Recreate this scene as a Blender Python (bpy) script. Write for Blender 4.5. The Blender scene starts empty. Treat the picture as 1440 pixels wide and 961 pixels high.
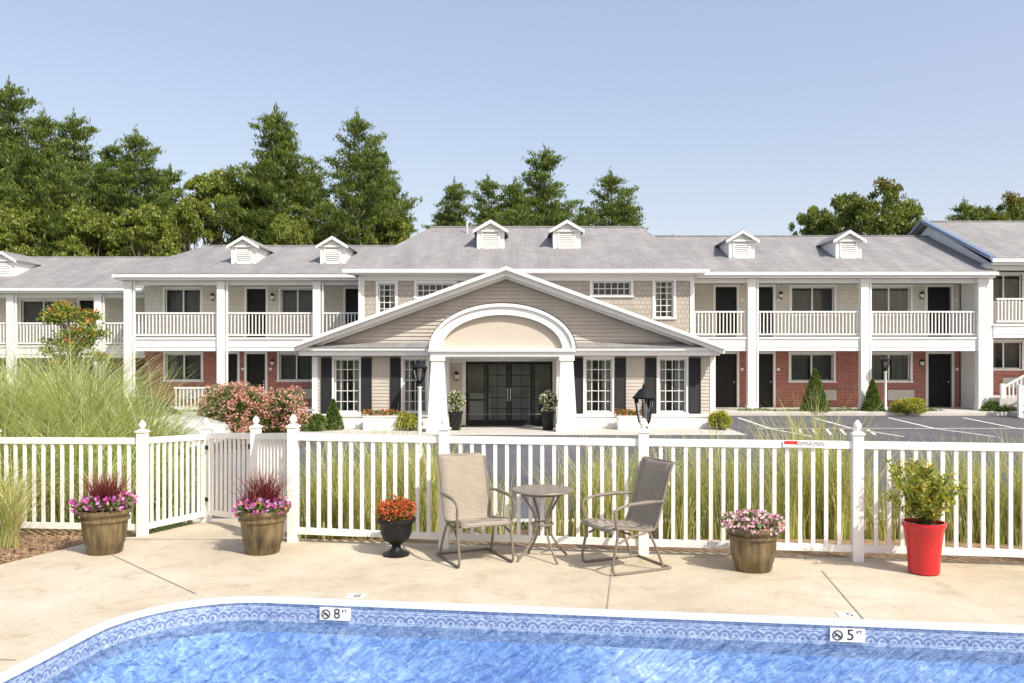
import bpy, math, random, bmesh
import numpy as np
from mathutils import Vector, Matrix
random.seed(7); rng=np.random.default_rng(7)
scene=bpy.context.scene
COL=scene.collection
def W(px,Y): return (px-720.)/1200.*Y      # survey helper: bearing + distance -> world x
# ------------------------------------------------------------------ materials
def nmat(name):
    m=bpy.data.materials.new(name); m.use_nodes=True
    nt=m.node_tree; return m,nt,nt.nodes['Principled BSDF']
def nd(nt,t,**k):
    n=nt.nodes.new(t)
    for a,b in k.items():
        if a.startswith('i_'):
            key=a[2:]; key=int(key) if key.isdigit() else key.replace('_',' ')
            n.inputs[key].default_value=b
        else: setattr(n,a,b)
    return n
def rgba(c): return (c[0],c[1],c[2],1)
def mul(c,k): return tuple(min(1,x*k) for x in c)
def ramp(nt,fac,stops):
    r=nt.nodes.new('ShaderNodeValToRGB'); e=r.color_ramp.elements
    while len(e)<len(stops): e.new(.5)
    for i,(p,c) in enumerate(stops):
        e[i].position=p; e[i].color=rgba(c)
    nt.links.new(fac,r.inputs[0]); return r.outputs[0]
def noise(nt,scale,detail=4,vec=None,dist=0,rough=.55):
    n=nd(nt,'ShaderNodeTexNoise',i_Scale=scale,i_Detail=detail,i_Distortion=dist,i_Roughness=rough)
    if vec is None:
        vec=nt.nodes.new('ShaderNodeTexCoord').outputs['Object']
    nt.links.new(vec,n.inputs['Vector']); return n.outputs[0]
def mixc(nt,a,b,fac=.5,mode='MULTIPLY'):
    m=nd(nt,'ShaderNodeMix',data_type='RGBA',blend_type=mode)
    for sock,v in ((m.inputs[0],fac),(m.inputs[6],a),(m.inputs[7],b)):
        if hasattr(v,'links'): nt.links.new(v,sock)
        elif isinstance(v,tuple): sock.default_value=rgba(v)
        else: sock.default_value=v
    return m.outputs[2]
def math_(nt,op,a,b=None):
    m=nd(nt,'ShaderNodeMath',operation=op)
    for i,v in enumerate((a,b)):
        if v is None: continue
        if hasattr(v,'links'): nt.links.new(v,m.inputs[i])
        else: m.inputs[i].default_value=v
    return m.outputs[0]
def bump(nt,bs,h,strength=.3,dist=.02):
    b=nd(nt,'ShaderNodeBump',i_Strength=strength,i_Distance=dist)
    nt.links.new(h,b.inputs['Height']); nt.links.new(b.outputs[0],bs.inputs['Normal'])
def mat(name,c,rough=.6,var=.1,scale=3,bmp=0,bscale=40,metal=0,spec=.5):
    m,nt,bs=nmat(name)
    n=noise(nt,scale,5)
    nt.links.new(ramp(nt,n,[(.3,mul(c,1-var)),(.7,mul(c,1+var))]),bs.inputs['Base Color'])
    bs.inputs['Roughness'].default_value=rough; bs.inputs['Metallic'].default_value=metal
    bs.inputs['Specular IOR Level'].default_value=spec
    if bmp: bump(nt,bs,noise(nt,bscale,4),bmp,.01)
    return m
def xz_vec(nt):
    tc=nt.nodes.new('ShaderNodeTexCoord'); s=nt.nodes.new('ShaderNodeSeparateXYZ')
    nt.links.new(tc.outputs['Object'],s.inputs[0])
    c=nt.nodes.new('ShaderNodeCombineXYZ')
    nt.links.new(math_(nt,'ADD',s.outputs[0],s.outputs[1]),c.inputs[0]); nt.links.new(s.outputs[2],c.inputs[1])
    return c.outputs[0],s
def bricklike(name,c1,c2,mortar,bw,bh,ms,rough=.8,bmp=.5,plane='xz',bias=0,stain=.25,dist=.01):
    m,nt,bs=nmat(name)
    if plane=='xz': v,_=xz_vec(nt)
    else: v=nt.nodes.new('ShaderNodeTexCoord').outputs['Object']
    b=nd(nt,'ShaderNodeTexBrick',i_Scale=1.,i_Mortar_Size=ms,i_Bias=bias,i_Brick_Width=bw,i_Row_Height=bh)
    b.inputs['Color1'].default_value=rgba(c1); b.inputs['Color2'].default_value=rgba(c2); b.inputs['Mortar'].default_value=rgba(mortar)
    b.inputs['Mortar Smooth'].default_value=.1
    nt.links.new(v,b.inputs['Vector'])
    n=ramp(nt,noise(nt,.7,6,rough=.65),[(.3,(1-stain,)*3),(.7,(1,)*3)])
    n2=ramp(nt,noise(nt,9,3),[(.3,(1-stain*.6,)*3),(.7,(1,)*3)])
    o=mixc(nt,mixc(nt,b.outputs['Color'],n,1.),n2,1.)
    if plane=='xy':   # weather streaks running down the slope
        mp=nd(nt,'ShaderNodeMapping'); mp.inputs['Scale'].default_value=(1.6,.18,.18); nt.links.new(v,mp.inputs[0])
        o=mixc(nt,o,ramp(nt,noise(nt,1.,6,mp.outputs[0],rough=.7),[(.35,(.78,.78,.8)),(.65,(1.05,1.04,1.02))]),1.)
    nt.links.new(o,bs.inputs['Base Color']); bs.inputs['Roughness'].default_value=rough
    inv=math_(nt,'SUBTRACT',1.,b.outputs['Fac']); bump(nt,bs,inv,bmp,dist)
    return m
def foliage(name,stops,transl=.35,clump=.8,cs=1.2,rough=.6,gloss=.05):
    m,nt,bs=nmat(name); nt.nodes.remove(bs)
    a=nd(nt,'ShaderNodeAttribute',attribute_name='rnd')
    c=ramp(nt,a.outputs['Fac'],stops)
    n=ramp(nt,noise(nt,cs,3),[(.3,(clump,)*3),(.7,(1.12,1.12,1.))])
    c=mixc(nt,c,n,1.)
    d=nt.nodes.new('ShaderNodeBsdfDiffuse'); t=nt.nodes.new('ShaderNodeBsdfTranslucent'); g=nd(nt,'ShaderNodeBsdfGlossy',i_Roughness=.45)
    g.inputs['Color'].default_value=(.5,.5,.5,1)
    nt.links.new(c,d.inputs[0]); nt.links.new(mixc(nt,c,(1.25,1.2,.6),1.),t.inputs[0])
    m1=nd(nt,'ShaderNodeMixShader'); m1.inputs[0].default_value=transl
    nt.links.new(d.outputs[0],m1.inputs[1]); nt.links.new(t.outputs[0],m1.inputs[2])
    m2=nd(nt,'ShaderNodeMixShader'); m2.inputs[0].default_value=gloss
    nt.links.new(m1.outputs[0],m2.inputs[1]); nt.links.new(g.outputs[0],m2.inputs[2])
    nt.links.new(m2.outputs[0],nt.nodes['Material Output'].inputs[0])
    return m
def glassmat(name,tint=(.75,.8,.82),rough=.02,ior=1.5,bmpn=None):
    m,nt,bs=nmat(name); nt.nodes.remove(bs)
    t=nt.nodes.new('ShaderNodeBsdfTransparent'); t.inputs[0].default_value=rgba(tint)
    g=nd(nt,'ShaderNodeBsdfGlossy',i_Roughness=rough); f=nd(nt,'ShaderNodeFresnel',i_IOR=ior)
    mx=nt.nodes.new('ShaderNodeMixShader'); nt.links.new(f.outputs[0],mx.inputs[0])
    nt.links.new(t.outputs[0],mx.inputs[1]); nt.links.new(g.outputs[0],mx.inputs[2])
    nt.links.new(mx.outputs[0],nt.nodes['Material Output'].inputs[0])
    if bmpn:
        b=nd(nt,'ShaderNodeBump',i_Strength=bmpn[1],i_Distance=.03)
        nt.links.new(noise(nt,bmpn[0],4,dist=.6),b.inputs['Height'])
        nt.links.new(b.outputs[0],g.inputs['Normal']); nt.links.new(b.outputs[0],f.inputs['Normal'])
    return m

M={}
M['white']=mat('white_paint',(.84,.84,.82),.45,.04,2)
M['vinyl']=mat('white_vinyl',(.84,.82,.78),.4,.06,1.5)
M['siding_lobby']=mat('taupe_clapboard',(.50,.455,.395),.6,.07,2.2)
M['shingle']=bricklike('cedar_shingle',(.72,.69,.61),(.66,.63,.555),(.50,.47,.41),.16,.19,.008,bmp=.3,stain=.08)
M['shingle_c']=bricklike('taupe_shingle',(.53,.48,.41),(.46,.415,.355),(.31,.28,.235),.16,.17,.01,bmp=.5,stain=.12)
M['brick']=bricklike('red_brick',(.50,.13,.08),(.31,.075,.055),(.54,.45,.40),.215,.075,.008,bmp=.5,stain=.2)
M['roof']=bricklike('grey_shingles',(.37,.365,.365),(.31,.305,.31),(.21,.21,.21),.33,.15,.008,plane='xy',rough=.9,stain=.2)
M['stucco']=mat('beige_stucco',(.58,.52,.43),.8,.04,1.5,.1,60)
M['dark']=mat('interior_dark',(.02,.02,.022),.9,.2,2)
M['intwall']=mat('interior_wall',(.65,.62,.55),.9,.1,2)
M['black']=mat('black_paint',(.012,.012,.013),.5,.2,5,spec=.3)
M['shutter']=mat('shutter_paint',(.02,.021,.023),.6,.15,5,spec=.3)
M['curtain']=mat('curtain',(.20,.195,.185),.9,.15,2)
M['curtain_l']=mat('curtain_light',(.72,.70,.58),.9,.1,2)
M['glass']=glassmat('window_glass')
M['frost']=mat('lantern_glass',(.75,.74,.70),.2,.05,5)
M['soffit']=mat('porch_ceiling',(.8,.79,.76),.7,.04,2)
M['asphalt']=mat('asphalt',(.10,.10,.115),.85,.3,.35,.5,120)
M['paintline']=mat('line_paint',(.75,.75,.73),.7,.2,6)
M['kerb']=mat('kerb_concrete',(.52,.50,.46),.85,.12,3,.3,50)
M['flash']=mat('blue_flashing',(.16,.22,.33),.4,.1,3)
M['bark']=mat('bark',(.16,.125,.095),.9,.35,6,.8,20)
M['metal']=mat('chair_frame',(.19,.16,.125),.45,.12,12,spec=.5)
M['sling']=bricklike('sling_fabric',(.50,.44,.34),(.38,.33,.26),(.22,.19,.15),.016,.012,.0024,plane='xz',bmp=.3,dist=.001,stain=.15)
M['red']=mat('red_glaze',(.52,.02,.025),.18,.08,6)
M['soil']=mat('soil',(.05,.035,.025),.95,.3,20,.8,60)
M['carpaint']=mat('car_paint',(.78,.78,.78),.15,.01,2)
M['rubber']=mat('rubber',(.02,.02,.02),.8,.1,5)
M['acgrey']=mat('ac_grille',(.55,.54,.50),.6,.06,5)
M['coping']=mat('pool_coping',(.64,.70,.78),.35,.08,3)
M['redsign']=mat('sign_red',(.6,.03,.03),.5,.03,5)

def concrete():
    m,nt,bs=nmat('pool_deck_concrete')
    a=ramp(nt,noise(nt,.45,8,rough=.65,dist=.4),[(.3,(.49,.42,.30)),(.5,(.61,.545,.42)),(.72,(.69,.635,.52))])
    b=ramp(nt,noise(nt,2.2,9,rough=.78,dist=.5),[(.3,(.68,.63,.55)),(.45,(.92,.90,.87)),(.6,(1,1,1))])
    c=ramp(nt,noise(nt,80,4,rough=.7),[(.32,(.66,.65,.63)),(.6,(1,1,1))])
    d=ramp(nt,noise(nt,14,6,rough=.7),[(.32,(.62,.56,.48)),(.41,(1,1,1))])
    nt.links.new(mixc(nt,mixc(nt,mixc(nt,a,b,1.),c,.8),d,.7),bs.inputs['Base Color'])
    bs.inputs['Roughness'].default_value=.88; bump(nt,bs,noise(nt,110,4),.6,.008); return m
M['deck']=concrete()
M['joint']=mat('deck_joint',(.3,.25,.19),.9,.3,8)
def groundmat():
    m,nt,bs=nmat('grass_ground')
    a=ramp(nt,noise(nt,.25,8,rough=.7),[(.3,(.07,.10,.025)),(.6,(.11,.15,.045)),(.8,(.16,.15,.07))])
    b=ramp(nt,noise(nt,25,4),[(.3,(.55,.55,.5)),(.7,(1.1,1.1,1.))])
    nt.links.new(mixc(nt,a,b,1.),bs.inputs['Base Color']); bs.inputs['Roughness'].default_value=.95
    bump(nt,bs,noise(nt,30,4),.8,.05); return m
M['ground']=groundmat()
M['mulch']=mat('mulch',(.30,.20,.12),.95,.55,22,1.,45)
def barrel():
    m,nt,bs=nmat('barrel_resin'); tc=nt.nodes.new('ShaderNodeTexCoord')
    mp=nd(nt,'ShaderNodeMapping'); mp.inputs['Scale'].default_value=(20,20,2.5)
    nt.links.new(tc.outputs['Object'],mp.inputs[0])
    n=noise(nt,1.,5,mp.outputs[0]); c=ramp(nt,n,[(.25,(.045,.03,.016)),(.45,(.14,.10,.05)),(.75,(.27,.205,.105))])
    c=mixc(nt,c,ramp(nt,noise(nt,4,5),[(.3,(.55,.55,.6)),(.65,(1.1,1.1,1))]),1.)
    nt.links.new(c,bs.inputs['Base Color'])
    bs.inputs['Roughness'].default_value=.5; bump(nt,bs,n,.6,.01); return m
M['barrel']=barrel()
def liner():
    m,nt,bs=nmat('pool_liner'); tc=nt.nodes.new('ShaderNodeTexCoord')
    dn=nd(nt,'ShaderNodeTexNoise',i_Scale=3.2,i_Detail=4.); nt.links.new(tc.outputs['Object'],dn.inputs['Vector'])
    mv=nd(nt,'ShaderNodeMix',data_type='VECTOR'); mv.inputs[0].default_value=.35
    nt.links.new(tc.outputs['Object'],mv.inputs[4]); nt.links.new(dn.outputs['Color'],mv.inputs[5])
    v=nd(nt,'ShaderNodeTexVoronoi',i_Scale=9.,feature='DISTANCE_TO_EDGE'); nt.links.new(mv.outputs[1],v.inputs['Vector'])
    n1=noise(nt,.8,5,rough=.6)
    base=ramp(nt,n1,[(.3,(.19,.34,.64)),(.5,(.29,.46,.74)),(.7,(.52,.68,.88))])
    caustic_web=ramp(nt,v.outputs['Distance'],[(.0,(1.55,1.4,1.2)),(.10,(1.12,1.08,1.04)),(.35,(.90,.93,1.))])  # pale web: rippling caustic light painted into the liner colour
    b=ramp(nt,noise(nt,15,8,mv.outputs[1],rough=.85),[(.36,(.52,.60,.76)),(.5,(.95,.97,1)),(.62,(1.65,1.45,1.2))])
    nt.links.new(mixc(nt,mixc(nt,base,caustic_web,1.),b,1.),bs.inputs['Base Color']); bs.inputs['Roughness'].default_value=.6; return m
M['liner']=liner()
def band():
    m,nt,bs=nmat('liner_tile_band'); uv=nt.nodes.new('ShaderNodeUVMap'); uv.uv_map='UVMap'
    s=nt.nodes.new('ShaderNodeSeparateXYZ'); nt.links.new(uv.outputs[0],s.inputs[0])
    P=.085
    fx=math_(nt,'SUBTRACT',math_(nt,'FRACT',math_(nt,'DIVIDE',s.outputs[0],P)),.5)
    fy=math_(nt,'DIVIDE',math_(nt,'ADD',s.outputs[1],.15),P)
    d=math_(nt,'SQRT',math_(nt,'ADD',math_(nt,'MULTIPLY',fx,fx),math_(nt,'MULTIPLY',fy,fy)))
    w=math_(nt,'FRACT',math_(nt,'MULTIPLY',d,2.6))
    c=ramp(nt,w,[(.3,(.15,.22,.38)),(.5,(.32,.41,.56)),(.8,(.40,.48,.61)),(.95,(.15,.22,.38))])
    br=nd(nt,'ShaderNodeTexBrick',i_Scale=1.,i_Mortar_Size=.002,i_Brick_Width=.03,i_Row_Height=.016)
    br.inputs['Color1'].default_value=(.14,.22,.40,1); br.inputs['Color2'].default_value=(.34,.43,.58,1); br.inputs['Mortar'].default_value=(.42,.5,.62,1)
    nt.links.new(uv.outputs[0],br.inputs['Vector'])
    up=math_(nt,'GREATER_THAN',s.outputs[1],-.085); lo=math_(nt,'LESS_THAN',s.outputs[1],-.155)
    c=mixc(nt,c,br.outputs['Color'],math_(nt,'MAXIMUM',up,lo),'MIX')
    c=mixc(nt,c,ramp(nt,noise(nt,26,6,rough=.75),[(.35,(.45,.52,.68)),(.65,(1.35,1.28,1.18))]),1.)
    nt.links.new(c,bs.inputs['Base Color']); bs.inputs['Roughness'].default_value=.35; return m
M['band']=band()
M['water']=glassmat('pool_water',(.92,.965,.995),.04,1.33,(9.,.8))
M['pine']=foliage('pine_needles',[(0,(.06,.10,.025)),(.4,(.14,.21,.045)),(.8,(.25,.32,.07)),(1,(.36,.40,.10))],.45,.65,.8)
M['leaf']=foliage('broad_leaves',[(0,(.12,.16,.035)),(.5,(.24,.31,.06)),(.9,(.38,.44,.09)),(1,(.44,.40,.10))],.45,.65,.7)
M['mapl']=foliage('maple_leaves',[(0,(.10,.14,.035)),(.55,(.21,.27,.06)),(.72,(.29,.30,.07)),(.85,(.36,.20,.08)),(1,(.40,.15,.07))],.45,.65,.7)
M['grass']=foliage('grass_blades',[(0,(.30,.36,.10)),(.4,(.48,.52,.20)),(.75,(.66,.64,.36)),(1,(.76,.70,.48))],.42,.85,1.5)
M['grassl']=foliage('maiden_grass_blades',[(0,(.27,.35,.12)),(.4,(.44,.52,.22)),(.75,(.62,.66,.38)),(1,(.78,.76,.56))],.42,.85,1.2)
M['hedge']=foliage('hedge_leaves',[(0,(.06,.11,.025)),(.6,(.13,.21,.05)),(1,(.24,.31,.08))],.35,.8,3)
M['yel']=foliage('gold_leaves',[(0,(.22,.27,.04)),(.6,(.42,.44,.08)),(1,(.56,.52,.11))],.4,.85,3)
M['redgrass']=foliage('fountain_grass',[(0,(.10,.02,.025)),(.6,(.24,.04,.045)),(1,(.38,.15,.12))],.3,.8,5)
M['petunia']=foliage('petunia_flowers',[(0,(.45,.06,.36)),(.4,(.72,.11,.50)),(.7,(.50,.28,.72)),(.85,(.80,.36,.56)),(1,(.80,.50,.08))],.3,.9,8)
M['pinkfl']=foliage('pink_flowers',[(0,(.54,.09,.38)),(.4,(.74,.34,.55)),(.65,(.82,.70,.78)),(1,(.85,.82,.82))],.3,.9,8)
M['mum']=foliage('orange_mums',[(0,(.48,.07,.03)),(.6,(.68,.15,.06)),(1,(.78,.28,.12))],.3,.85,10)
M['hyd']=foliage('hydrangea_flowers',[(0,(.50,.17,.17)),(.5,(.70,.36,.33)),(1,(.80,.64,.54))],.3,.85,5)
M['whitefl']=foliage('white_flowers',[(0,(.6,.6,.55)),(1,(.8,.8,.78))],.3,.9,8)
M['yelfl']=foliage('yellow_flowers',[(0,(.6,.33,.03)),(1,(.8,.5,.05))],.3,.9,8)
M['berry']=mat('orange_berries',(.62,.13,.03),.4,.2,10)

# ------------------------------------------------------------------ builders
def empty(name,loc=(0,0,0)):
    e=bpy.data.objects.new(name,None); e.location=loc; e.empty_display_size=.3; COL.objects.link(e); return e
def link(name,me,m,parent,smooth=False):
    o=bpy.data.objects.new(name,me); COL.objects.link(o)
    if m is not None: me.materials.append(M[m] if isinstance(m,str) else m)
    if parent is not None:
        o.parent=parent; o.matrix_parent_inverse=Matrix.Translation(-Vector(parent.location))
    if smooth: me.polygons.foreach_set('use_smooth',[True]*len(me.polygons))
    return o
class B:
    def __init__(s,T=None): s.v=[]; s.f=[]; s.T=T
    def add(s,vs,fs):
        o=len(s.v)
        for v in vs:
            v=Vector(v); s.v.append(tuple(s.T@v) if s.T else tuple(v))
        s.f+=[[i+o for i in f] for f in fs]
    def box(s,x0,x1,y0,y1,z0,z1,tx=0,tz=None):
        s.add([(x0,y0,z0),(x1,y0,z0),(x1,y1,z0),(x0,y1,z0),(x0+tx,y0+tx,z1),(x1-tx,y0+tx,z1),(x1-tx,y1-tx,z1),(x0+tx,y1-tx,z1)],
              [(3,2,1,0),(4,5,6,7),(0,1,5,4),(1,2,6,5),(2,3,7,6),(3,0,4,7)])
    def obox(s,p,q,w,z0,z1,dz=0):
        p=Vector((p[0],p[1]));q=Vector((q[0],q[1]));d=(q-p).normalized();n=Vector((-d.y,d.x))*w/2
        c=[p-n,q-n,q+n,p+n]
        s.add([(a.x,a.y,z0+(dz if i in(1,2) else 0)) for i,a in enumerate(c)]+[(a.x,a.y,z1+(dz if i in(1,2) else 0)) for i,a in enumerate(c)],
              [(3,2,1,0),(4,5,6,7),(0,1,5,4),(1,2,6,5),(2,3,7,6),(3,0,4,7)])
    def prism(s,poly,y0,y1):
        n=len(poly)
        s.add([(x,y0,z) for x,z in poly]+[(x,y1,z) for x,z in poly],
              [list(range(n)),list(range(2*n-1,n-1,-1))]+[((i+1)%n,i,i+n,(i+1)%n+n) for i in range(n)])
    def xprism(s,poly,x0,x1):
        n=len(poly)
        s.add([(x0,y,z) for y,z in poly]+[(x1,y,z) for y,z in poly],
              [list(range(n-1,-1,-1)),list(range(n,2*n))]+[(i,(i+1)%n,(i+1)%n+n,i+n) for i in range(n)])
    def quad(s,*vs): s.add(vs,[tuple(range(len(vs)))])
    def lathe(s,cx,cy,prof,n=28):
        vs=[];fs=[]
        for r,z in prof:
            for k in range(n):
                a=2*math.pi*k/n; vs.append((cx+r*math.cos(a),cy+r*math.sin(a),z))
        for i in range(len(prof)-1):
            for k in range(n):
                fs.append((i*n+k,i*n+(k+1)%n,(i+1)*n+(k+1)%n,(i+1)*n+k))
        fs.append(tuple(range(n-1,-1,-1))); fs.append(tuple((len(prof)-1)*n+k for k in range(n)))
        s.add(vs,fs)
    def tube(s,path,r,n=8,closed=False):
        P=[Vector(p) for p in path]; L=len(P); vs=[];fs=[]
        up=Vector((0,0,1)); prev=None
        for i,p in enumerate(P):
            if closed: t=(P[(i+1)%L]-P[i-1])
            else: t=(P[min(i+1,L-1)]-P[max(i-1,0)])
            t.normalize()
            if prev is None:
                ref=up if abs(t.z)<.9 else Vector((1,0,0)); a=t.cross(ref).normalized()
            else: a=(prev-t*prev.dot(t)).normalized()
            prev=a; b=t.cross(a); rr_=r[i] if isinstance(r,(list,tuple)) else r
            for k in range(n):
                g=2*math.pi*k/n; vs.append(p+a*(rr_*math.cos(g))+b*(rr_*math.sin(g)))
        R=L if closed else L-1
        for i in range(R):
            j=(i+1)%L
            for k in range(n): fs.append((i*n+k,i*n+(k+1)%n,j*n+(k+1)%n,j*n+k))
        if not closed: fs.append(tuple(range(n-1,-1,-1))); fs.append(tuple((L-1)*n+k for k in range(n)))
        s.add(vs,fs)
    def build(s,name,m,parent=None,smooth=False,bevel=0):
        if not s.v: return None
        me=bpy.data.meshes.new(name); me.from_pydata(s.v,[],s.f)
        if not getattr(s,'keep',False):
            bm=bmesh.new(); bm.from_mesh(me); bmesh.ops.recalc_face_normals(bm,faces=bm.faces); bm.to_mesh(me); bm.free()
        o=link(name,me,m,parent,smooth)
        if smooth:
            try: me.set_sharp_from_angle(angle=math.radians(42))
            except Exception: pass
        if bevel:
            b=o.modifiers.new('bev','BEVEL'); b.width=bevel; b.segments=2; b.limit_method='ANGLE'
        return o
def spline(pts,n=6):
    P=[Vector(p) for p in pts]; P=[P[0]*2-P[1]]+P+[P[-1]*2-P[-2]]; out=[]
    for i in range(1,len(P)-2):
        for k in range(n):
            t=k/n; a,b,c,d=P[i-1],P[i],P[i+1],P[i+2]
            out.append(.5*((2*b)+(c-a)*t+(2*a-5*b+4*c-d)*t*t+(3*b-a-3*c+d)*t**3))
    out.append(P[-2]); return out
def mesh_np(name,V,nf,rnd,quads=None):
    me=bpy.data.meshes.new(name); V=np.asarray(V,dtype=np.float32).reshape(-1,3)
    if quads is None: quads=np.arange(nf*4,dtype=np.int32).reshape(-1,4)
    me.vertices.add(len(V)); me.vertices.foreach_set('co',V.ravel())
    me.loops.add(len(quads)*4); me.loops.foreach_set('vertex_index',quads.astype(np.int32).ravel())
    me.polygons.add(len(quads)); me.polygons.foreach_set('loop_start',np.arange(len(quads),dtype=np.int32)*4)
    me.update(calc_edges=True)
    at=me.attributes.new('rnd','FLOAT','FACE'); at.data.foreach_set('value',np.asarray(rnd,dtype=np.float32))
    return me
def norm(a): return a/(np.linalg.norm(a,axis=-1,keepdims=True)+1e-9)
def leafgeo(C,D,L,Wd):
    N=len(C); D=norm(D); s=norm(np.cross(D,rng.normal(size=(N,3))))
    L=np.reshape(L,(-1,1))*np.ones((N,1)); Wd=np.reshape(Wd,(-1,1))*np.ones((N,1))
    return np.stack([C-D*L/2,C+s*Wd/2,C+D*L/2,C-s*Wd/2],1)
def blob_leaves(blobs,n,L,Wd,shell=.55,updir=.3):
    vol=np.array([b[3]*b[4]*b[5] for b in blobs])**.67; idx=rng.choice(len(blobs),n,p=vol/vol.sum())
    Bc=np.array(blobs)[idx]; d=norm(rng.normal(size=(n,3)))
    r=(shell+(1-shell)*rng.random((n,1))); r*=1+.18*rng.normal(size=(n,1))*(rng.random((n,1))<.3)
    C=Bc[:,:3]+d*Bc[:,3:6]*r
    D=d+rng.normal(size=(n,3))*.8+np.array([0,0,updir])
    return leafgeo(C,D,L*(.7+.6*rng.random(n)),Wd*(.7+.6*rng.random(n)))
def blades(bases,Lr,th0,bend,w,K=6,azs=None):
    N=len(bases); bases=np.asarray(bases,float); L=rng.uniform(Lr[0],Lr[1],N); az=rng.random(N)*2*np.pi if azs is None else azs
    t0=np.abs(rng.normal(0,th0,N)); bd=rng.uniform(bend[0],bend[1],N)
    H=np.stack([np.cos(az),np.sin(az),np.zeros(N)],1); S=np.stack([-np.sin(az),np.cos(az),np.zeros(N)],1)
    tw=rng.normal(0,.6,N)[:,None]; S=norm(S*np.cos(tw)+H*np.sin(tw))
    P=bases.copy(); rows=[]
    for k in range(K+1):
        s=k/K; wd=w*(1-s**1.8*.93)
        rows.append((P-S*wd/2).copy()); rows.append((P+S*wd/2).copy())
        th=(t0+bd*s**1.3)[:,None]
        P=P+(L/K)[:,None]*(np.sin(th)*H+np.cos(th)*np.array([0,0,1]))
    V=np.stack(rows,1); q=[]
    base=(np.arange(N)*(2*(K+1)))[:,None]
    for k in range(K): q.append(base+np.array([2*k,2*k+1,2*k+3,2*k+2]))
    Q=np.stack(q,1).reshape(-1,4); rn=np.repeat(rng.random(N),K)
    return V.reshape(-1,3),Q,rn
def put_blades(name,m,parent,*a,**k):
    V,Q,rn=blades(*a,**k); return link(name,mesh_np(name,V,0,rn,Q),m,parent)
def put_leaves(name,m,parent,V,rnd=None):
    n=len(V); return link(name,mesh_np(name,V,n,rng.random(n) if rnd is None else rnd),m,parent)

# ------------------------------------------------------------------ terrain
PF=[(-600,-.4),(-60,-.3),(-2,-.03),(7.5,-.03),(9.5,-.03),(10.3,-.14),(11.6,-.21),(12.3,-.38),(28.5,-.38),(32,-.19),(33,-.1),(60,-.1),(150,.3),(900,1.)]
def gz(Y): return float(np.interp(Y,[p[0] for p in PF],[p[1] for p in PF]))
g=B(); g.keep=True
xs=[-700,-60,-4.6,9,60,700]
for i in range(len(PF)-1):
    for j in range(len(xs)-1):
        if PF[i][0]==-2 and xs[j]==-4.6: continue
        g.add([(xs[j],PF[i][0],PF[i][1]),(xs[j+1],PF[i][0],PF[i][1]),(xs[j+1],PF[i+1][0],PF[i+1][1]),(xs[j],PF[i+1][0],PF[i+1][1])],[(0,1,2,3)])
g.build('ground','ground')
g=B(); g.keep=True
for a,b in ((12.3,28.5),(28.5,32.0)):
    g.quad((-45,a,gz(a)+.006),(60,a,gz(a)+.006),(60,b,gz(b)+.006),(-45,b,gz(b)+.006))
g.build('parking_lot','asphalt')
mk=B(); mk.keep=True
def line(x0,y0,x1,y1,w=.11):
    p=Vector((x0,y0));q=Vector((x1,y1));d=(q-p).normalized();n=Vector((-d.y,d.x))*w/2
    mk.quad(*[(c.x,c.y,gz(c.y)+.012) for c in (p-n,q-n,q+n,p+n)])
for i in range(9): line(9+i*2.75,25.6+.0,8.6+i*2.75,28.45); line(8.6+i*2.75,28.55,8.3+i*2.75,31.3)
line(8.2,28.5,34,28.5,.1)
for i in range(6): line(8.9+i*.45,26.2,9.5+i*.45,28.2,.09)
for i in range(8): line(-9.5-i*2.75,25.,-9.5-i*2.75,28.4)
for i in range(9): line(3+i*2.75,13.2,3+i*2.75,17.6)
mk.build('parking_lines','paintline')
b=B(); b.box(7.2,40,31.95,32.1,-.25,-.05); b.box(-40,-7.5,31.95,32.1,-.25,-.05); b.build('kerb','kerb',bevel=.02)
b=B(); b.box(-45,60,12.1,12.25,-.45,-.27); b.build('kerb','kerb',bevel=.02)
b=B(); b.box(-7.3,7.2,26.2,28.5,-.45,-.36); b.build('entrance_pavement','kerb',bevel=.01)
# planted beds each side of the path
b=B(); b.keep=True
def strip(x0,x1,ys,dz=.012,x0b=None):
    for a,c in zip(ys[:-1],ys[1:]): b.quad((x0,a,gz(a)+dz),(x1,a,gz(a)+dz),(x1,c,gz(c)+dz),(x0,c,gz(c)+dz))
strip(-30,-4.62,[9.5,10.3,11.6,12.08]); strip(-2.9,16,[9.72,10.3,11.6,12.08])
b.quad((-2.9,9.71,-.02),(16,6.9,-.02),(16,9.7,-.02))
b.quad((-12,7.4,-.018),(-5.1,8.3,-.018),(-4.62,9.5,-.018),(-12,9.5,-.018))
b.build('mulch_bed','mulch')
# loose bark chips give the bed a rough surface
e=empty('mulch_chips',(-6,9,0)); n=5000
C=np.stack([rng.uniform(-7.6,-4.75,n),rng.uniform(7.9,10.1,n),rng.uniform(-.015,.012,n)],1); C=C[C[:,1]<9.95]; C=C[(C[:,0]<-5.1+(C[:,1]-8.35)*.33)&(C[:,1]>8.35+(C[:,0]+5.1)*.22)]
D=rng.normal(size=C.shape)*np.array([1,1,.25]); put_leaves('chips','mulch',e,leafgeo(C,D,rng.uniform(.03,.07,len(C)),rng.uniform(.012,.03,len(C))))

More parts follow.
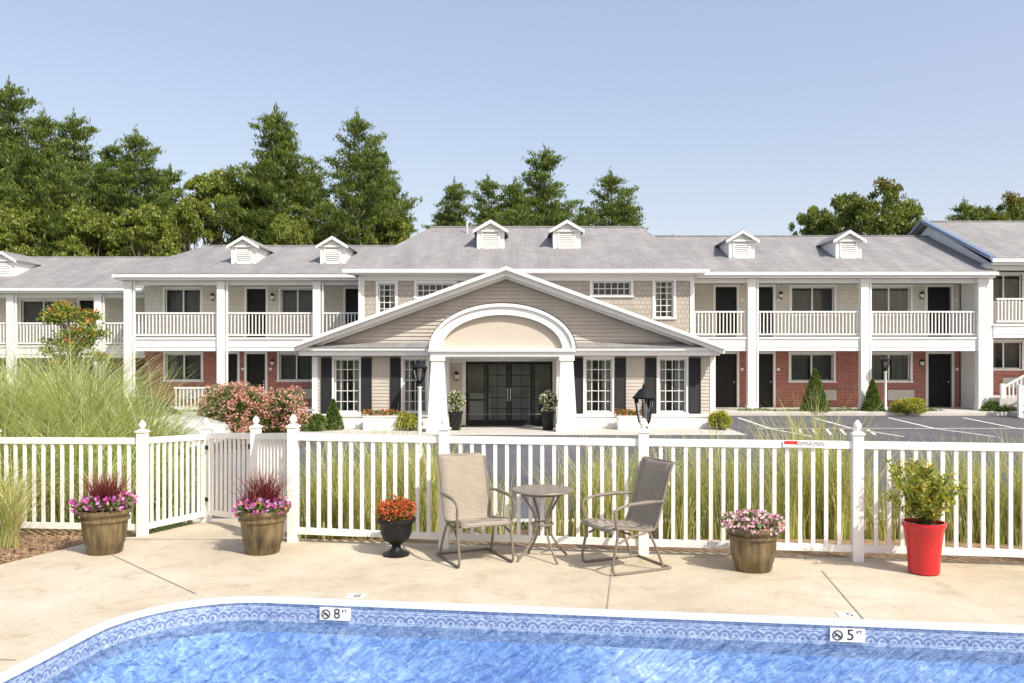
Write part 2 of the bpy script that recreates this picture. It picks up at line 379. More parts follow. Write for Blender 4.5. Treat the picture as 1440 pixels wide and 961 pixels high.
# ------------------------------------------------------------------ pool and deck
A=Vector((.9914,-.1311)); Bv=Vector((-.1311,-.9914)); P0=Vector((-2.56,7.3))
def pw(s,t): v=P0+A*s+Bv*t; return v
def rr(e,n=12,r=.95):
    s0,s1,t0,t1=-.46-e,10+e,-e,6+e; r=r+e; out=[]
    for cx,cy,a0 in ((s0+r,t0+r,180),(s1-r,t0+r,270),(s1-r,t1-r,0),(s0+r,t1-r,90)):
        for k in range(n+1):
            a=math.radians(a0+90*k/n); out.append(pw(cx+r*math.cos(a),cy+r*math.sin(a)))
    return out
def filled(name,loops,z,m,parent=None):
    bm=bmesh.new(); es=[]
    for lp in loops:
        vs=[bm.verts.new((p[0],p[1],z)) for p in lp]
        es+=[bm.edges.new((vs[i],vs[(i+1)%len(vs)])) for i in range(len(vs))]
    bmesh.ops.triangle_fill(bm,use_beauty=True,use_dissolve=False,edges=es)
    for f in bm.faces:
        f.normal_update()
        if f.normal.z<0: f.normal_flip()
    me=bpy.data.meshes.new(name); bm.to_mesh(me); bm.free(); return link(name,me,m,parent)
deck_poly=[(-9,-5),(14,-5),(14,7.12),(-2.3,9.6),(-4.66,9.6),(-4.72,9.3),(-5.1,8.35),(-9,7.45)]
filled('pool_deck',[deck_poly,rr(.07)],0,'deck')
b=B(); b.keep=True
L_=[(-4.66,-2.3,9.6,0),(-4.5,-2.75,10.3,-.115),(-4.25,-3.0,11.5,-.185),(-4.2,-2.9,12.08,-.25)]
for p,q in zip(L_[:-1],L_[1:]): b.quad((p[0],p[2],p[3]),(p[1],p[2],p[3]),(q[1],q[2],q[3]),(q[0],q[2],q[3]))
b.build('garden_path','deck')
jb=B(); jb.keep=True
def joint(x0,y0,x1,y1,w=.012):
    p=Vector((x0,y0));q=Vector((x1,y1));d=(q-p).normalized();n=Vector((-d.y,d.x))*w/2
    jb.quad(*[(c.x,c.y,.004) for c in (p-n,q-n,q+n,p+n)])
for s in (3.35,5.35,7.8):
    p=pw(s,-.1); q=pw(s+.02,-1.6); joint(p.x,p.y,q.x,q.y)
p=pw(-.2,-.08);joint(p.x,p.y,-4.2,8.9); joint(-4.2,8.9,-4.6,9.5)
p=pw(-.6,1.6); joint(p.x,p.y,-9,6.2); joint(-4.6,9.58,-2.4,9.58)
jb.build('deck_joint','joint')
pool=empty('swimming_pool',(2,4,0))
def ring(name,loops,m,parent,uv=False,smooth=True):
    n=len(loops[0][0]); V=[];Fs=[]
    for lp,z in loops: V+=[(p.x,p.y,z) for p in lp]
    for i in range(len(loops)-1):
        for k in range(n): Fs.append((i*n+k,i*n+(k+1)%n,(i+1)*n+(k+1)%n,(i+1)*n+k))
    me=bpy.data.meshes.new(name); me.from_pydata(V,[],Fs)
    if uv:
        u=[0]; lp=loops[0][0]
        for k in range(n): u.append(u[-1]+(lp[(k+1)%n]-lp[k]).length)
        l=me.uv_layers.new(name='UVMap'); c=0
        for i in range(len(loops)-1):
            for k in range(n):
                z0,z1=loops[i][1],loops[i+1][1]
                for uu,vv in ((u[k],z0),(u[k+1],z0),(u[k+1],z1),(u[k],z1)): l.data[c].uv=(uu,vv); c+=1
    o=link(name,me,m,parent,smooth)
    if smooth: me.set_sharp_from_angle(angle=math.radians(40))
    return o
ring('coping',[(rr(.065),-.02),(rr(.065),.008),(rr(.055),.013),(rr(.02),.013),(rr(0),.004),(rr(0),-.03),(rr(.02),-.03)],'coping',pool)
ring('tile_band',[(rr(.02),-.025),(rr(.02),-.28)],'band',pool,uv=True)
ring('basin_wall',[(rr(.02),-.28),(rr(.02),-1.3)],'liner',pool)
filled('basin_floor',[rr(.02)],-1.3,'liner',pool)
filled('water',[rr(.019)],-.185,'water',pool)
RZ=math.atan2(A.y,A.x)
def text(name,body,size,loc,rot,m,parent,al='CENTER'):
    c=bpy.data.curves.new(name,'FONT'); c.body=body; c.size=size; c.align_x=al; c.align_y='CENTER'; c.extrude=.0008
    o=bpy.data.objects.new(name,c); COL.objects.link(o); o.location=loc; o.rotation_euler=rot; c.materials.append(M[m])
    o.parent=parent; o.matrix_parent_inverse=Matrix.Translation(-Vector(parent.location)); return o
def wallmarker(s,num):
    c=pw(s,0.0); e=empty('depth_marker',(c.x,c.y,-.1))
    T=Matrix.Translation((c.x,c.y,-.1))@Matrix.Rotation(RZ,4,'Z')
    b=B(T); b.box(-.13,.13,-.006,.018,-.05,.05); b.build('tile','white',e)
    b=B(T); R=.036; b.tube([(-.075+R*math.cos(a*math.pi/12),-.010,R*math.sin(a*math.pi/12)) for a in range(24)],.004,6,True)
    b.tube([(-.075-R*.7,-.010,R*.7),(-.075+R*.7,-.010,-R*.7)],.004,6)
    b.tube(spline([(-.098,-.009,-.012),(-.08,-.009,.008),(-.065,-.009,-.004),(-.052,-.009,-.01)],4),.005,6); b.build('no_diving_symbol','black',e)
    rot=(math.pi/2,0,RZ)
    text('depth_number',num,.12,T@Vector((.02,-.0085,.002)),rot,'black',e); text('unit',"FT",.04,T@Vector((.085,-.0085,.025)),rot,'black',e)
wallmarker(1.084,"8"); wallmarker(5.207,"5")
for s,n in ((1.2,"8"),(5.25,"5")):
    c=pw(s,-.19); e=empty('deck_depth_marker',(c.x,c.y,0)); T=Matrix.Translation((c.x,c.y,0))@Matrix.Rotation(RZ,4,'Z')
    b=B(T); b.box(-.075,.075,-.06,.06,.001,.006); b.build('tile','white',e); text('depth_number',n,.13,T@Vector((.02,0,.0065)),(0,0,RZ+math.pi),'black',e)

# ------------------------------------------------------------------ fence
def post(b,x,y,zg=0,h=1.27,w=.105,rot=RZ):
    b.T=Matrix.Translation((x,y,zg))@Matrix.Rotation(rot,4,'Z'); k=w/2
    b.box(-k,k,-k,k,-.08,h); b.box(-k-.012,k+.012,-k-.012,k+.012,h,h+.022); b.box(-k,k,-k,k,h+.022,h+.04,.02)
    b.lathe(0,0,[(.022,h+.038),(.02,h+.05),(.036,h+.065),(.044,h+.085),(.038,h+.11),(.02,h+.135),(.004,h+.15)],14); b.T=None
def fpanel(b,p,q,zt=1.205,zb=.09):
    za=p[2];dz=q[2]-p[2]
    p=Vector(p[:2]);q=Vector(q[:2]);d=(q-p);L=d.length;d.normalize(); p2=p+d*.05;q2=q-d*.05
    b.obox(p2,q2,.045,za+zt-.075,za+zt,dz); b.obox(p2,q2,.045,za+zb,za+zb+.07,dz)
    n=max(2,round((L-.1)/.128))
    for i in range(1,n):
        c=p2+(q2-p2)*(i/n); z=za+dz*i/n; b.obox(c-d*.019,c+d*.019,.024,z+zb+.065,z+zt-.07)
fc=empty('picket_fence',(0,9,0)); pb=B(); fb=B()
Fp=[(-8.4,10.85,-.16),(-6.43,10.58,-.15),(-4.46,10.3,-.13),(-4.16,11.6,-.2)]
Gp=[(-3.18,10.6,-.1),(-2.43,9.48,0),(-.726,9.17,0),(1.367,8.87,0),(3.48,8.6,0),(5.58,8.3,0),(7.66,8.0,0),(9.75,7.7,0),(11.8,7.4,0)]
for l in (Fp,Gp):
    for p in l: post(pb,*p)
    for a,b_ in zip(l[:-1],l[1:]): fpanel(fb,a,b_)
pb.build('posts','vinyl',fc,bevel=.004); fb.build('panels','vinyl',fc)
gt=empty('fence_gate',(-3.6,11.1,-.1)); b=B(); p=Vector(Fp[-1][:2]);q=Vector(Gp[0][:2]); d=(q-p).normalized(); p1=p+d*.03; q1=q-d*.03
fpanel(b,(p1.x,p1.y,-.18),(q1.x,q1.y,-.1),1.2,.1)
b.obox(p+d*.09,p+d*.14,.05,-.08,1.02); b.obox(q-d*.14,q-d*.09,.05,-.02,1.1)
b.build('gate_leaf','vinyl',gt); b=B(); b.obox(q-d*.14,q-d*.03,.07,.9,.96); b.obox(p+d*.03,p+d*.12,.07,.8,.85); b.obox(p+d*.03,p+d*.12,.07,.1,.15); b.build('latch_and_hinges','black',gt)
# warning sign on the rail
e=empty('warning_sign',(3.0,8.6,1.2)); T=Matrix.Translation((2.95,8.668-.03,1.175))@Matrix.Rotation(RZ,4,'Z')
b=B(T); b.box(-.2,.2,-.012,-.006,-.035,.035); b.build('plate','white',e)
b=B(T); b.box(-.19,-.06,-.0145,-.0125,-.004,.028); b.build('red_panel','redsign',e)
text('lettering',"WARNING: NO LIFEGUARD\nON DUTY  SWIM AT OWN RISK",.02,T@Vector((.07,-.013,0)),(math.pi/2,0,RZ),'black',e)

# ------------------------------------------------------------------ pots and plants
def potplant(name,x,y,prof,mname,topz,fn,grooves=0):
    e=empty(name,(x,y,0)); b=B(); b.lathe(x,y,prof,36); b.build('pot',mname,e,True)
    r=[p for p in prof][-1][0]; s=B(); s.lathe(x,y,[(r-.003,topz-.05),(r-.003,topz-.035)],24); s.build('soil','soil',e); fn(e,x,y,topz); return e
def bp(h=.46,r0=.165,r1=.255): return [(r0,.001),(r0+.012,.02),(r0+.022,h*.2),(r0+.03,h*.22),(r0+.05,h*.45),(r1-.03,h*.72),(r1-.008,h*.75),(r1-.006,h*.80),(r1-.022,h*.82),(r1-.012,h-.045),(r1+.012,h-.04),(r1+.016,h-.01),(r1,h),(r1-.025,h),(r1-.03,h-.06)]
def redplant(e,x,y,z):
    n=440; bs=np.stack([x+rng.normal(0,.06,n),y+rng.normal(0,.05,n),np.full(n,z-.04)],1)
    put_blades('fountain_grass','redgrass',e,bs,(.28,.54),.36,(.3,1.4),.010)
    bl=[(x+rng.uniform(.15,.26)*math.cos(a),y+.2*math.sin(a),z+rng.uniform(-.02,.07),.1,.1,.07) for a in np.linspace(0,6.28,9)[:-1]]+[(x,y,z+.03,.2,.2,.06)]
    put_leaves('greenery','hedge',e,blob_leaves(bl,1300,.05,.024,.3)); put_leaves('petunias','petunia',e,blob_leaves([(q[0],q[1],q[2]+.02,q[3]+.03,q[4]+.02,q[5]+.01) for q in bl],400,.046,.044,.88))
potplant('flower_pot',-4.28,8.97,bp(),'barrel',.46,redplant)
potplant('flower_pot',-2.62,8.97,bp(),'barrel',.46,redplant)
def mumf(e,x,y,z):
    bl=[(x,y,z+.06,.19,.19,.15)]+[(x+.1*math.cos(a),y+.1*math.sin(a),z+.09,.1,.1,.08) for a in np.linspace(0,6.28,7)[:-1]]
    put_leaves('greenery','hedge',e,blob_leaves(bl[:1],700,.04,.022,.3)); put_leaves('mums','mum',e,blob_leaves(bl,1500,.026,.022,.9))
potplant('flower_urn',-1.2,8.84,[(.135,.001),(.14,.02),(.10,.035),(.055,.07),(.045,.1),(.055,.12),(.075,.13),(.13,.17),(.16,.23),(.165,.31),(.185,.345),(.205,.36),(.205,.385),(.185,.39),(.18,.35)],'black',.40,mumf)
def pinkf(e,x,y,z):
    bl=[(x,y,z+.03,.22,.22,.11)]+[(x+.2*math.cos(a),y+.2*math.sin(a),z+.02,.1,.1,.08) for a in np.linspace(0,6.28,8)[:-1]]
    put_leaves('greenery','hedge',e,blob_leaves(bl,1100,.05,.024,.4)); put_leaves('flowers','pinkfl',e,blob_leaves(bl,1100,.036,.034,.96))
potplant('flower_pot',2.33,8.25,bp(.43,.165,.25),'barrel',.43,pinkf)
def lily(e,x,y,z):
    b=B(); bl=[]
    for i in range(40):
        a=random.random()*6.28; t=random.uniform(.03,.26); h=random.uniform(.2,.56)
        p=spline([(x+.04*math.cos(a),y+.04*math.sin(a),z-.05),(x+t*math.cos(a),y+t*math.sin(a),z+h*.6),(x+1.5*t*math.cos(a),y+1.5*t*math.sin(a),z+h)],4); b.tube(p,.004,5)
        for q in p[2:]: bl.append((q.x,q.y,q.z,.06,.06,.05))
    b.build('stems','hedge',e); put_leaves('leaves','yel',e,blob_leaves(bl,2600,.07,.018,.2,.6)); put_leaves('greenery','hedge',e,blob_leaves(bl,600,.06,.02,.2))
    put_leaves('flowers','yelfl',e,blob_leaves(bl[::3],150,.03,.026,.8))
potplant('red_planter',3.92,8.12,[(.125,.001),(.14,.012),(.15,.2),(.178,.42),(.19,.44),(.198,.47),(.196,.49),(.178,.49),(.17,.43)],'red',.49,lily)

# ------------------------------------------------------------------ patio furniture
def chair(x,y,ang):
    e=empty('patio_chair',(x,y,0)); T=Matrix.Translation((x,y,0))@Matrix.Rotation(ang,4,'Z')
    prof=spline([(.27,0,.40),(.24,0,.435),(.05,0,.415),(-.16,0,.385),(-.235,0,.43),(-.30,0,.62),(-.36,0,.83),(-.42,0,1.0),(-.45,0,1.02)],6)
    w=.255; fr=B(T)
    for s in (-1,1):
        fr.tube([(p.x,s*w,p.z) for p in prof],.014,8)
        arm=spline([(-.31,s*w,.655),(-.27,s*(w+.035),.665),(-.1,s*(w+.05),.66),(.16,s*(w+.05),.65),(.26,s*(w+.05),.60),(.25,s*(w+.045),.50),(.22,s*(w+.03),.36),(.27,s*(w+.03),.12),(.26,s*(w+.03),.03),(.18,s*(w+.03),.014),(-.2,s*(w+.03),.014),(-.38,s*(w+.03),.014)],6)
        fr.tube(arm,.0135,8)
        fr.tube(spline([(.20,s*(w+.03),.30),(.08,s*(w+.015),.345),(-.12,s*(w+.005),.37)],5),.012,8)
        fr.tube(spline([(-.15,s*w,.375),(-.22,s*(w+.02),.22),(-.30,s*(w+.03),.02)],5),.013,8)
        fr.tube([(-.22,s*(w+.05),.668),(-.1,s*(w+.05),.668),(.12,s*(w+.05),.66)],[.012,.022,.016],8)
    fr.tube([(-.38,-w-.03,.014),(-.38,w+.03,.014)],.0135); fr.tube([(.04,-w,.36),(.04,w,.36)],.012); fr.tube([(-.452,-w,1.02),(-.452,w,1.02)],.013); fr.tube([(.275,-w,.4),(.275,w,.4)],.012)
    fr.build('frame','metal',e,True)
    sl=B(T); n=len(prof); vs=[]
    for p in prof:
        for k in range(7):
            u=k/6*2-1; vs.append((p.x,u*w,p.z-.012*(1-u*u)))
    sl.add(vs,[(i*7+k,i*7+k+1,(i+1)*7+k+1,(i+1)*7+k) for i in range(n-1) for k in range(6)])
    o=sl.build('sling','sling',e,True); so=o.modifiers.new('s','SOLIDIFY'); so.thickness=.006
chair(-.36,8.62,math.radians(-66)); chair(1.07,8.36,math.radians(205))
e=empty('patio_table',(.31,8.68,0)); b=B(); tx,ty=.31,8.68
b.lathe(tx,ty,[(.285,.693),(.31,.69),(.318,.70),(.31,.712),(.285,.708)],40)
o=b.build('rim','metal',e,True)
b=B(); b.lathe(tx,ty,[(.286,.698),(.286,.704)],40); b.build('glass_top',glassmat('smoked_glass',(.45,.43,.4),.05,1.5),e)
b=B()
for k in range(4):
    a=k*math.pi/2+.5; c,s=math.cos(a),math.sin(a)
    b.tube(spline([(tx+c*.25,ty+s*.25,.69),(tx+c*.17,ty+s*.17,.58),(tx+c*.08,ty+s*.08,.42),(tx+c*.10,ty+s*.10,.25),(tx+c*.22,ty+s*.22,.08),(tx+c*.29,ty+s*.29,.012)],6),.012,8)
b.tube([(tx+.11*math.cos(t*math.pi/12),ty+.11*math.sin(t*math.pi/12),.36) for t in range(24)],.009,8,True); b.tube([(tx+.2*math.cos(t*math.pi/12),ty+.2*math.sin(t*math.pi/12),.665) for t in range(24)],.009,8,True)
b.build('legs','metal',e,True)

# ------------------------------------------------------------------ lamp posts
M['lglass']=glassmat('lantern_clear',(.88,.89,.88),.1)
def lamp(x,y,z0,top,s=1.,v=1.):
    e=empty('lamp_post',(x,y,z0)); q=s*v; h=top-.64*q
    b=B(); b.lathe(x,y,[(.075*s,z0),(.075*s,z0+.25),(.055*s,z0+.3),(.045*s,h-.05),(.06*s,h-.03),(.06*s,h)],20); b.build('post','white',e,True)
    b=B(); b.lathe(x,y,[(.05*s,h),(.07*s,h+.03*q),(.05*s,h+.07*q),(.09*s,h+.11*q),(.10*s,h+.13*q)],16)
    b.lathe(x,y,[(.19*s,h+.43*q),(.2*s,h+.45*q),(.15*s,h+.49*q),(.09*s,h+.55*q),(.03*s,h+.58*q),(.035*s,h+.6*q),(.01*s,h+.64*q)],16)
    for k in range(6):
        a=k*math.pi/3+.2; b.tube([(x+.095*s*math.cos(a),y+.095*s*math.sin(a),h+.12*q),(x+.172*s*math.cos(a),y+.172*s*math.sin(a),h+.44*q)],.012*s,6)
    b.build('lantern_frame','black',e,True)
    b=B(); b.lathe(x,y,[(.09*s,h+.13*q),(.16*s,h+.43*q)],6); b.build('lantern_panes',M['lglass'],e)
    b=B(); b.lathe(x,y,[(.02*s,h+.13*q),(.035*s,h+.2*q),(.06*s,h+.27*q),(.05*s,h+.34*q),(.02*s,h+.38*q)],12); b.build('bulb','frost',e,True)
lamp(W(906,14.5),14.5,gz(14.5),1.6,1.02,1.25); lamp(W(590,20),20,gz(20),1.98,.95,1.05); lamp(W(1245,32.4),32.4,-.15,2.1,1.0)

# ------------------------------------------------------------------ buildings
def wall(b,x0,x1,z0,z1,Y,ops,depth=.2,faces=True):
    ops=[o for o in ops if o[1]>x0 and o[0]<x1]
    xs=sorted({x0,x1}|{o[0] for o in ops}|{o[1] for o in ops}); zs=sorted({z0,z1}|{min(max(o[2],z0),z1) for o in ops}|{min(max(o[3],z0),z1) for o in ops})
    for i in range(len(xs)-1):
        for j in range(len(zs)-1):
            cx=(xs[i]+xs[i+1])/2; cz=(zs[j]+zs[j+1])/2
            if cx<x0 or cx>x1 or any(o[0]<cx<o[1] and o[2]<cz<o[3] for o in ops): continue
            b.quad((xs[i],Y,zs[j]),(xs[i+1],Y,zs[j]),(xs[i+1],Y,zs[j+1]),(xs[i],Y,zs[j+1]))
    for o in ops:
        a,c,d,f=o[:4]
        b.quad((a,Y,d),(a,Y,f),(a,Y+depth,f),(a,Y+depth,d)); b.quad((c,Y,d),(c,Y+depth,d),(c,Y+depth,f),(c,Y,f))
        b.quad((a,Y,f),(c,Y,f),(c,Y+depth,f),(a,Y+depth,f)); b.quad((a,Y,d),(a,Y+depth,d),(c,Y+depth,d),(c,Y,d))
def laps(b,z0,z1,Y,span,ops=(),course=.115,t=.022):
    z=z0
    while z<z1-.01:
        zt=min(z+course,z1); a,c=span(z,zt); segs=[(a,c)]
        for o in ops:
            if o[2]<zt-.02 and o[3]>z+.02:
                ns=[]
                for s0,s1 in segs:
                    if o[1]<=s0 or o[0]>=s1: ns.append((s0,s1)); continue
                    if o[0]>s0: ns.append((s0,o[0]))
                    if o[1]<s1: ns.append((o[1],s1))
                segs=ns
        for s0,s1 in segs:
            if s1-s0>.03: b.xprism([(Y-t,z),(Y-.004,zt-.002),(Y-.001,zt-.002),(Y-.001,z)],s0,s1)
        z+=course
class Parts:
    def __init__(s): s.d={}
    def __getitem__(s,k):
        if k not in s.d: s.d[k]=B(); s.d[k].keep=k.startswith('walls')
        return s.d[k]
def casing(b,o,Y,w=.09,t=.03,sill=True):
    a,c,d,f=o
    b.box(a-w,a,Y-t,Y+.05,d,f); b.box(c,c+w,Y-t,Y+.05,d,f); b.box(a-w,c+w,Y-t-.003,Y+.05,f,f+w)
    if sill: b.box(a-w-.02,c+w+.02,Y-t-.03,Y+.05,d-.06,d)
def window(P,o,Y,nx=2,nz=1,cur='curtain',thick=.03,open_=.0):
    a,c,d,f=o; casing(P['trim'],o,Y); b=P['trim']; y0,y1=Y+.07,Y+.11
    k=.05
    b.box(a,a+k,y0,y1,d,f); b.box(c-k,c,y0,y1,d,f); b.box(a+k,c-k,y0,y1,f-k,f); b.box(a+k,c-k,y0,y1,d,d+k)
    for i in range(1,nx): x=a+(c-a)*i/nx; b.box(x-thick/2,x+thick/2,y0+.005,y1-.005,d+k,f-k)
    for i in range(1,nz): z=d+(f-d)*i/nz; b.box(a+k,c-k,y0+.008,y1-.008,z-thick/2,z+thick/2)
    P['glass'].quad((a+k,Y+.09,d+k),(c-k,Y+.09,d+k),(c-k,Y+.09,f-k),(a+k,Y+.09,f-k))
    cb=P[cur]; n=int((c-a)/.035); segs=[(0,n)] if open_==0 else [(0,int(n*(1-open_)/2)),(int(n*(1+open_)/2),n)]
    ph=random.random()*5
    for s0,s1 in segs:
        for i in range(s0,s1):
            x0=a+(c-a)*i/n;x1=a+(c-a)*(i+1)/n
            ya=Y+.3+.035*math.sin(ph+i*1.1+.4*math.sin(i*.37));yb=Y+.3+.035*math.sin(ph+(i+1)*1.1+.4*math.sin((i+1)*.37))
            cb.quad((x0,ya,d-.1),(x1,yb,d-.1),(x1,yb,f+.02),(x0,ya,f+.02))
def door(P,o,Y):
    a,c,d,f=o; casing(P['trim'],o,Y,.1,.035,False); b=P['door']
    b.box(a,c,Y+.09,Y+.14,d+.01,f)
    w=c-a
    for zz0,zz1 in ((.10,.42),(.48,.68),(.74,.94)):
        for xa,xb in ((.14,.45),(.55,.86)): b.box(a+w*xa,a+w*xb,Y+.075,Y+.09,d+(f-d)*zz0,d+(f-d)*zz1,.012)
    P['hardware'].lathe(a+w*.9,Y+.05,[(.03,d+1.0),(.03,d+1.06)],10)
    P['number_plates'].box(c+.16,c+.28,Y-.02,Y-.002,d+1.5,d+1.6)
def wlamp(P,x,z,Y):
    b=P['lamps']; b.box(x-.05,x+.05,Y-.03,Y,z-.1,z+.12); b.box(x-.03,x+.03,Y-.1,Y-.03,z+.1,z+.13)
    b.lathe(x,Y-.12,[(.05,z-.14),(.085,z+.08),(.09,z+.1),(.03,z+.17)],6); P['lampglass'].lathe(x,Y-.12,[(.056,z-.1),(.089,z+.06)],6)
def rail(b,p,q,z,h=1.02,sp=.135,dz=0):
    p=Vector(p);q=Vector(q);L=(q-p).length; d=(q-p)/L
    b.obox(p,q,.09,z+h-.06,z+h,dz); b.obox(p,q,.06,z+.09,z+.15,dz); n=max(2,int(L/sp))
    for i in range(n):
        t=(i+.5)/n; c=p+(q-p)*t; b.obox(c-d*.02,c+d*.02,.04,z+.15+dz*t,z+h-.06+dz*t)
def dormer(P,x,Y,zb,w=.5,h=.78):
    b=P['dormer_body']; b.prism([(x-w,zb-.3),(x+w,zb-.3),(x+w,zb+h),(x,zb+h+.30),(x-w,zb+h)],Y,Y+2.4)
    r=P['dormer_roof']; o=.16; k=.30/w
    for s in (-1,1):
        pts=[(x,zb+h+.30+.02),(x+s*(w+o),zb+h-o*k+.02),(x+s*(w+o),zb+h-o*k+.06),(x,zb+h+.30+.07)]
        r.prism(pts,Y-.17,Y+2.9)
        t=P['dormer_trim']; t.prism([(x,zb+h+.30-.08),(x+s*(w+o+.01),zb+h-o*k-.08),(x+s*(w+o+.01),zb+h-o*k+.03),(x,zb+h+.30+.04)],Y-.2,Y-.165)
        t.box(x+s*w-.07 if s>0 else x-w-.02,x+w+.02 if s>0 else x-w+.07,Y-.025,Y,zb-.25,zb+h-.05)
    t=P['dormer_trim']; t.box(x-w-.08,x+w+.08,Y-.09,Y-.03,zb+h-.10,zb+h-.03)
    lw=w*.58; t.box(x-lw-.06,x-lw,Y-.04,Y,zb+.05,zb+h-.12); t.box(x+lw,x+lw+.06,Y-.04,Y,zb+.05,zb+h-.12); t.box(x-lw,x+lw,Y-.045,Y,zb+.0,zb+.06)
    n=7
    for i in range(n):
        z=zb+.08+i*(h-.24)/n; P['louvre'].xprism([(Y-.05,z),(Y-.04,z+.0),(Y-.002,z+.05),(Y-.012,z+.05)],x-lw,x+lw)
    P['louvre_back'].box(x-lw,x+lw,Y-.006,Y-.001,zb+.06,zb+h-.12)
MM={'trim':'white','glass':'glass','curtain':'curtain','curtain_light':'curtain_l','door':'black','hardware':'acgrey','number_plates':'white','lamps':'black','lampglass':'frost','dormer_body':'white','dormer_roof':'roof','dormer_trim':'white','louvre':'white','louvre_back':'acgrey',
 'walls_upper':'shingle','walls_lower':'brick','walls_shell':'shingle','roof':'roof','columns':'white','railings':'white','balcony':'white','interior':'dark','ac_units':'acgrey','soffit':'soffit','walkway':'kerb','flashing':'flash','shutters':'shutter','tympanum':'stucco','walls_clap':'siding_lobby','clapboards':'siding_lobby','walls_c':'shingle_c','base':'white','gutter':'white','door_frame':'black','vents':'acgrey','lobby_inner_wall':'intwall'}
def finish(P,parent):
    for k,b in P.d.items(): b.build(k,MM[k],parent,smooth=(k in('lamps',)))
def wing(name,x0,x1,Yf,dz,rz,cols,up,dn,lamps=(),dorm=(),ez=5.2,hipl=0):
    e=empty(name,((x0+x1)/2,Yf+5,0)); P=Parts(); Yw=Yf+1.8; Yb=Yf+10.5; z0=-.08+dz
    X=lambda px:W(px,Yw)
    opsd=[];opsu=[]
    for k,a,c in dn: opsd.append((X(a),X(c),(1.02 if k=='w' else -.05)+dz,2.13+dz,k))
    for k,a,c in up: opsu.append((X(a),X(c),(3.75 if k=='w' else 2.78)+dz,4.86+dz,k))
    wall(P['walls_lower'],x0,x1,z0-.4,2.3+dz,Yw,opsd); wall(P['walls_upper'],x0,x1,2.3+dz,4.98+dz,Yw,opsu)
    for o in opsd+opsu:
        if o[4]=='w': window(P,o[:4],Yw,2,1,thick=.06,open_=random.choice([0,.0,.25,.1]))
        else: door(P,o[:4],Yw)
    for o in opsd:
        if o[4]=='w':
            cx=(o[0]+o[1])/2; b=P['ac_units']; b.box(cx-.1,cx+.95,Yw-.12,Yw,.25+dz,.66+dz)
            for i in range(9): b.box(cx-.06,cx+.91,Yw-.135,Yw-.12,.29+dz+i*.038,.305+dz+i*.038)
    b=P['interior']; b.box(x0+.1,x1-.1,Yw+.7,Yw+.75,z0,4.9+dz)
    for z in (2.28+dz,): b.box(x0+.1,x1-.1,Yw+.02,Yw+.7,z-.03,z+.45)
    s=P['walls_shell']; s.quad((x0,Yw,z0-.4),(x0,Yw,5+dz),(x0,Yb,5+dz),(x0,Yb,z0-.4)); s.quad((x1,Yw,z0-.4),(x1,Yb,z0-.4),(x1,Yb,5+dz),(x1,Yw,5+dz)); s.quad((x0,Yb,z0-.4),(x0,Yb,5+dz),(x1,Yb,5+dz),(x1,Yb,z0-.4))
    E=ez+dz; Ye=Yf-.45; Yr=Yf+5; Yk=Yb+.45
    if hipl:
        r=P['roof']; a,c=x0-.25,x1+.25
        for u in (0,.1): r.add([(a,Ye,E-.02+u),(c,Ye,E-.02+u),(c,Yk,E-.02+u),(a,Yk,E-.02+u),(a+hipl,Yr,rz-.04+u),(c,Yr,rz-.04+u)],[(0,1,5,4),(1,2,5),(2,3,4,5),(3,0,4)])
        r.box(a+hipl,c,Yr-.12,Yr+.12,rz+.03,rz+.1)
    else:
        P['roof'].xprism([(Ye,E-.02),(Yr,rz-.04),(Yk,E-.02),(Yk,E+.08),(Yr,rz+.08),(Ye,E+.08)],x0-.25,x1+.25)
        for xx in (x0,x1-.02):
            s2=P['columns']; s2.xprism([(Ye+.3,E-.15),(Yk-.3,E-.15),(Yr,rz-.1)],xx,xx+.02)
        P['roof'].box(x0-.25,x1+.25,Yr-.12,Yr+.12,rz+.05,rz+.1)
    P['gutter'].box(x0-.27,x1+.27,Ye-.11,Ye-.004,E-.07,E+.05); P['gutter'].box(x0-.2,x1+.2,Ye,Ye+.03,E-.17,E-.03)
    P['soffit'].box(x0-.2,x1+.2,Ye+.031,Yw-.01,E-.16,E-.10); P['balcony'].box(x0,x1,Yf-.1,Yf+.1,E-.34,E-.17)
    P['walkway'].box(x0-.2,x1+.2,Yf-.9,Yw-.01,z0-.3,z0+.04)
    P['balcony'].box(x0,x1,Yf-.1,Yw-.012,2.62+dz,2.76+dz); P['balcony'].box(x0,x1,Yf-.14,Yf+.1,2.24+dz,2.74+dz); P['balcony'].box(x0-.02,x1+.02,Yf-.18,Yf-.1,2.70+dz,2.78+dz); P['balcony'].box(x0-.01,x1+.01,Yf-.16,Yf-.13,2.40+dz,2.42+dz)
    cx=[W(c,Yf) for c in cols]
    for c in cx:
        b=P['columns']; b.box(c-.15,c+.15,Yf-.24,Yf+.02,z0+.04,E-.17); b.box(c-.18,c+.18,Yf-.27,Yf+.05,z0+.04,z0+.26); b.box(c-.18,c+.18,Yf-.27,Yf+.05,E-.34,E-.175)
        b.box(c+.2,c+.27,Yf-.2,Yf-.13,z0+.1,E-.1)
    ends=[x0]+cx+[x1]
    for a,c in zip(ends[:-1],ends[1:]):
        if c-a>.6: rail(P['railings'],(a+.16,Yf-.05),(c-.16,Yf-.05),2.76+dz)
    for px,up_ in lamps: wlamp(P,X(px),(4.5 if up_ else 1.75)+dz,Yw)
    for px in dorm:
        Yd=Yf+1.4; sl=(rz-E)/5.45; dormer(P,W(px,Yd),Yd,E+.08+(Yd-Ye)*sl-.02)
    finish(P,e); return e,P
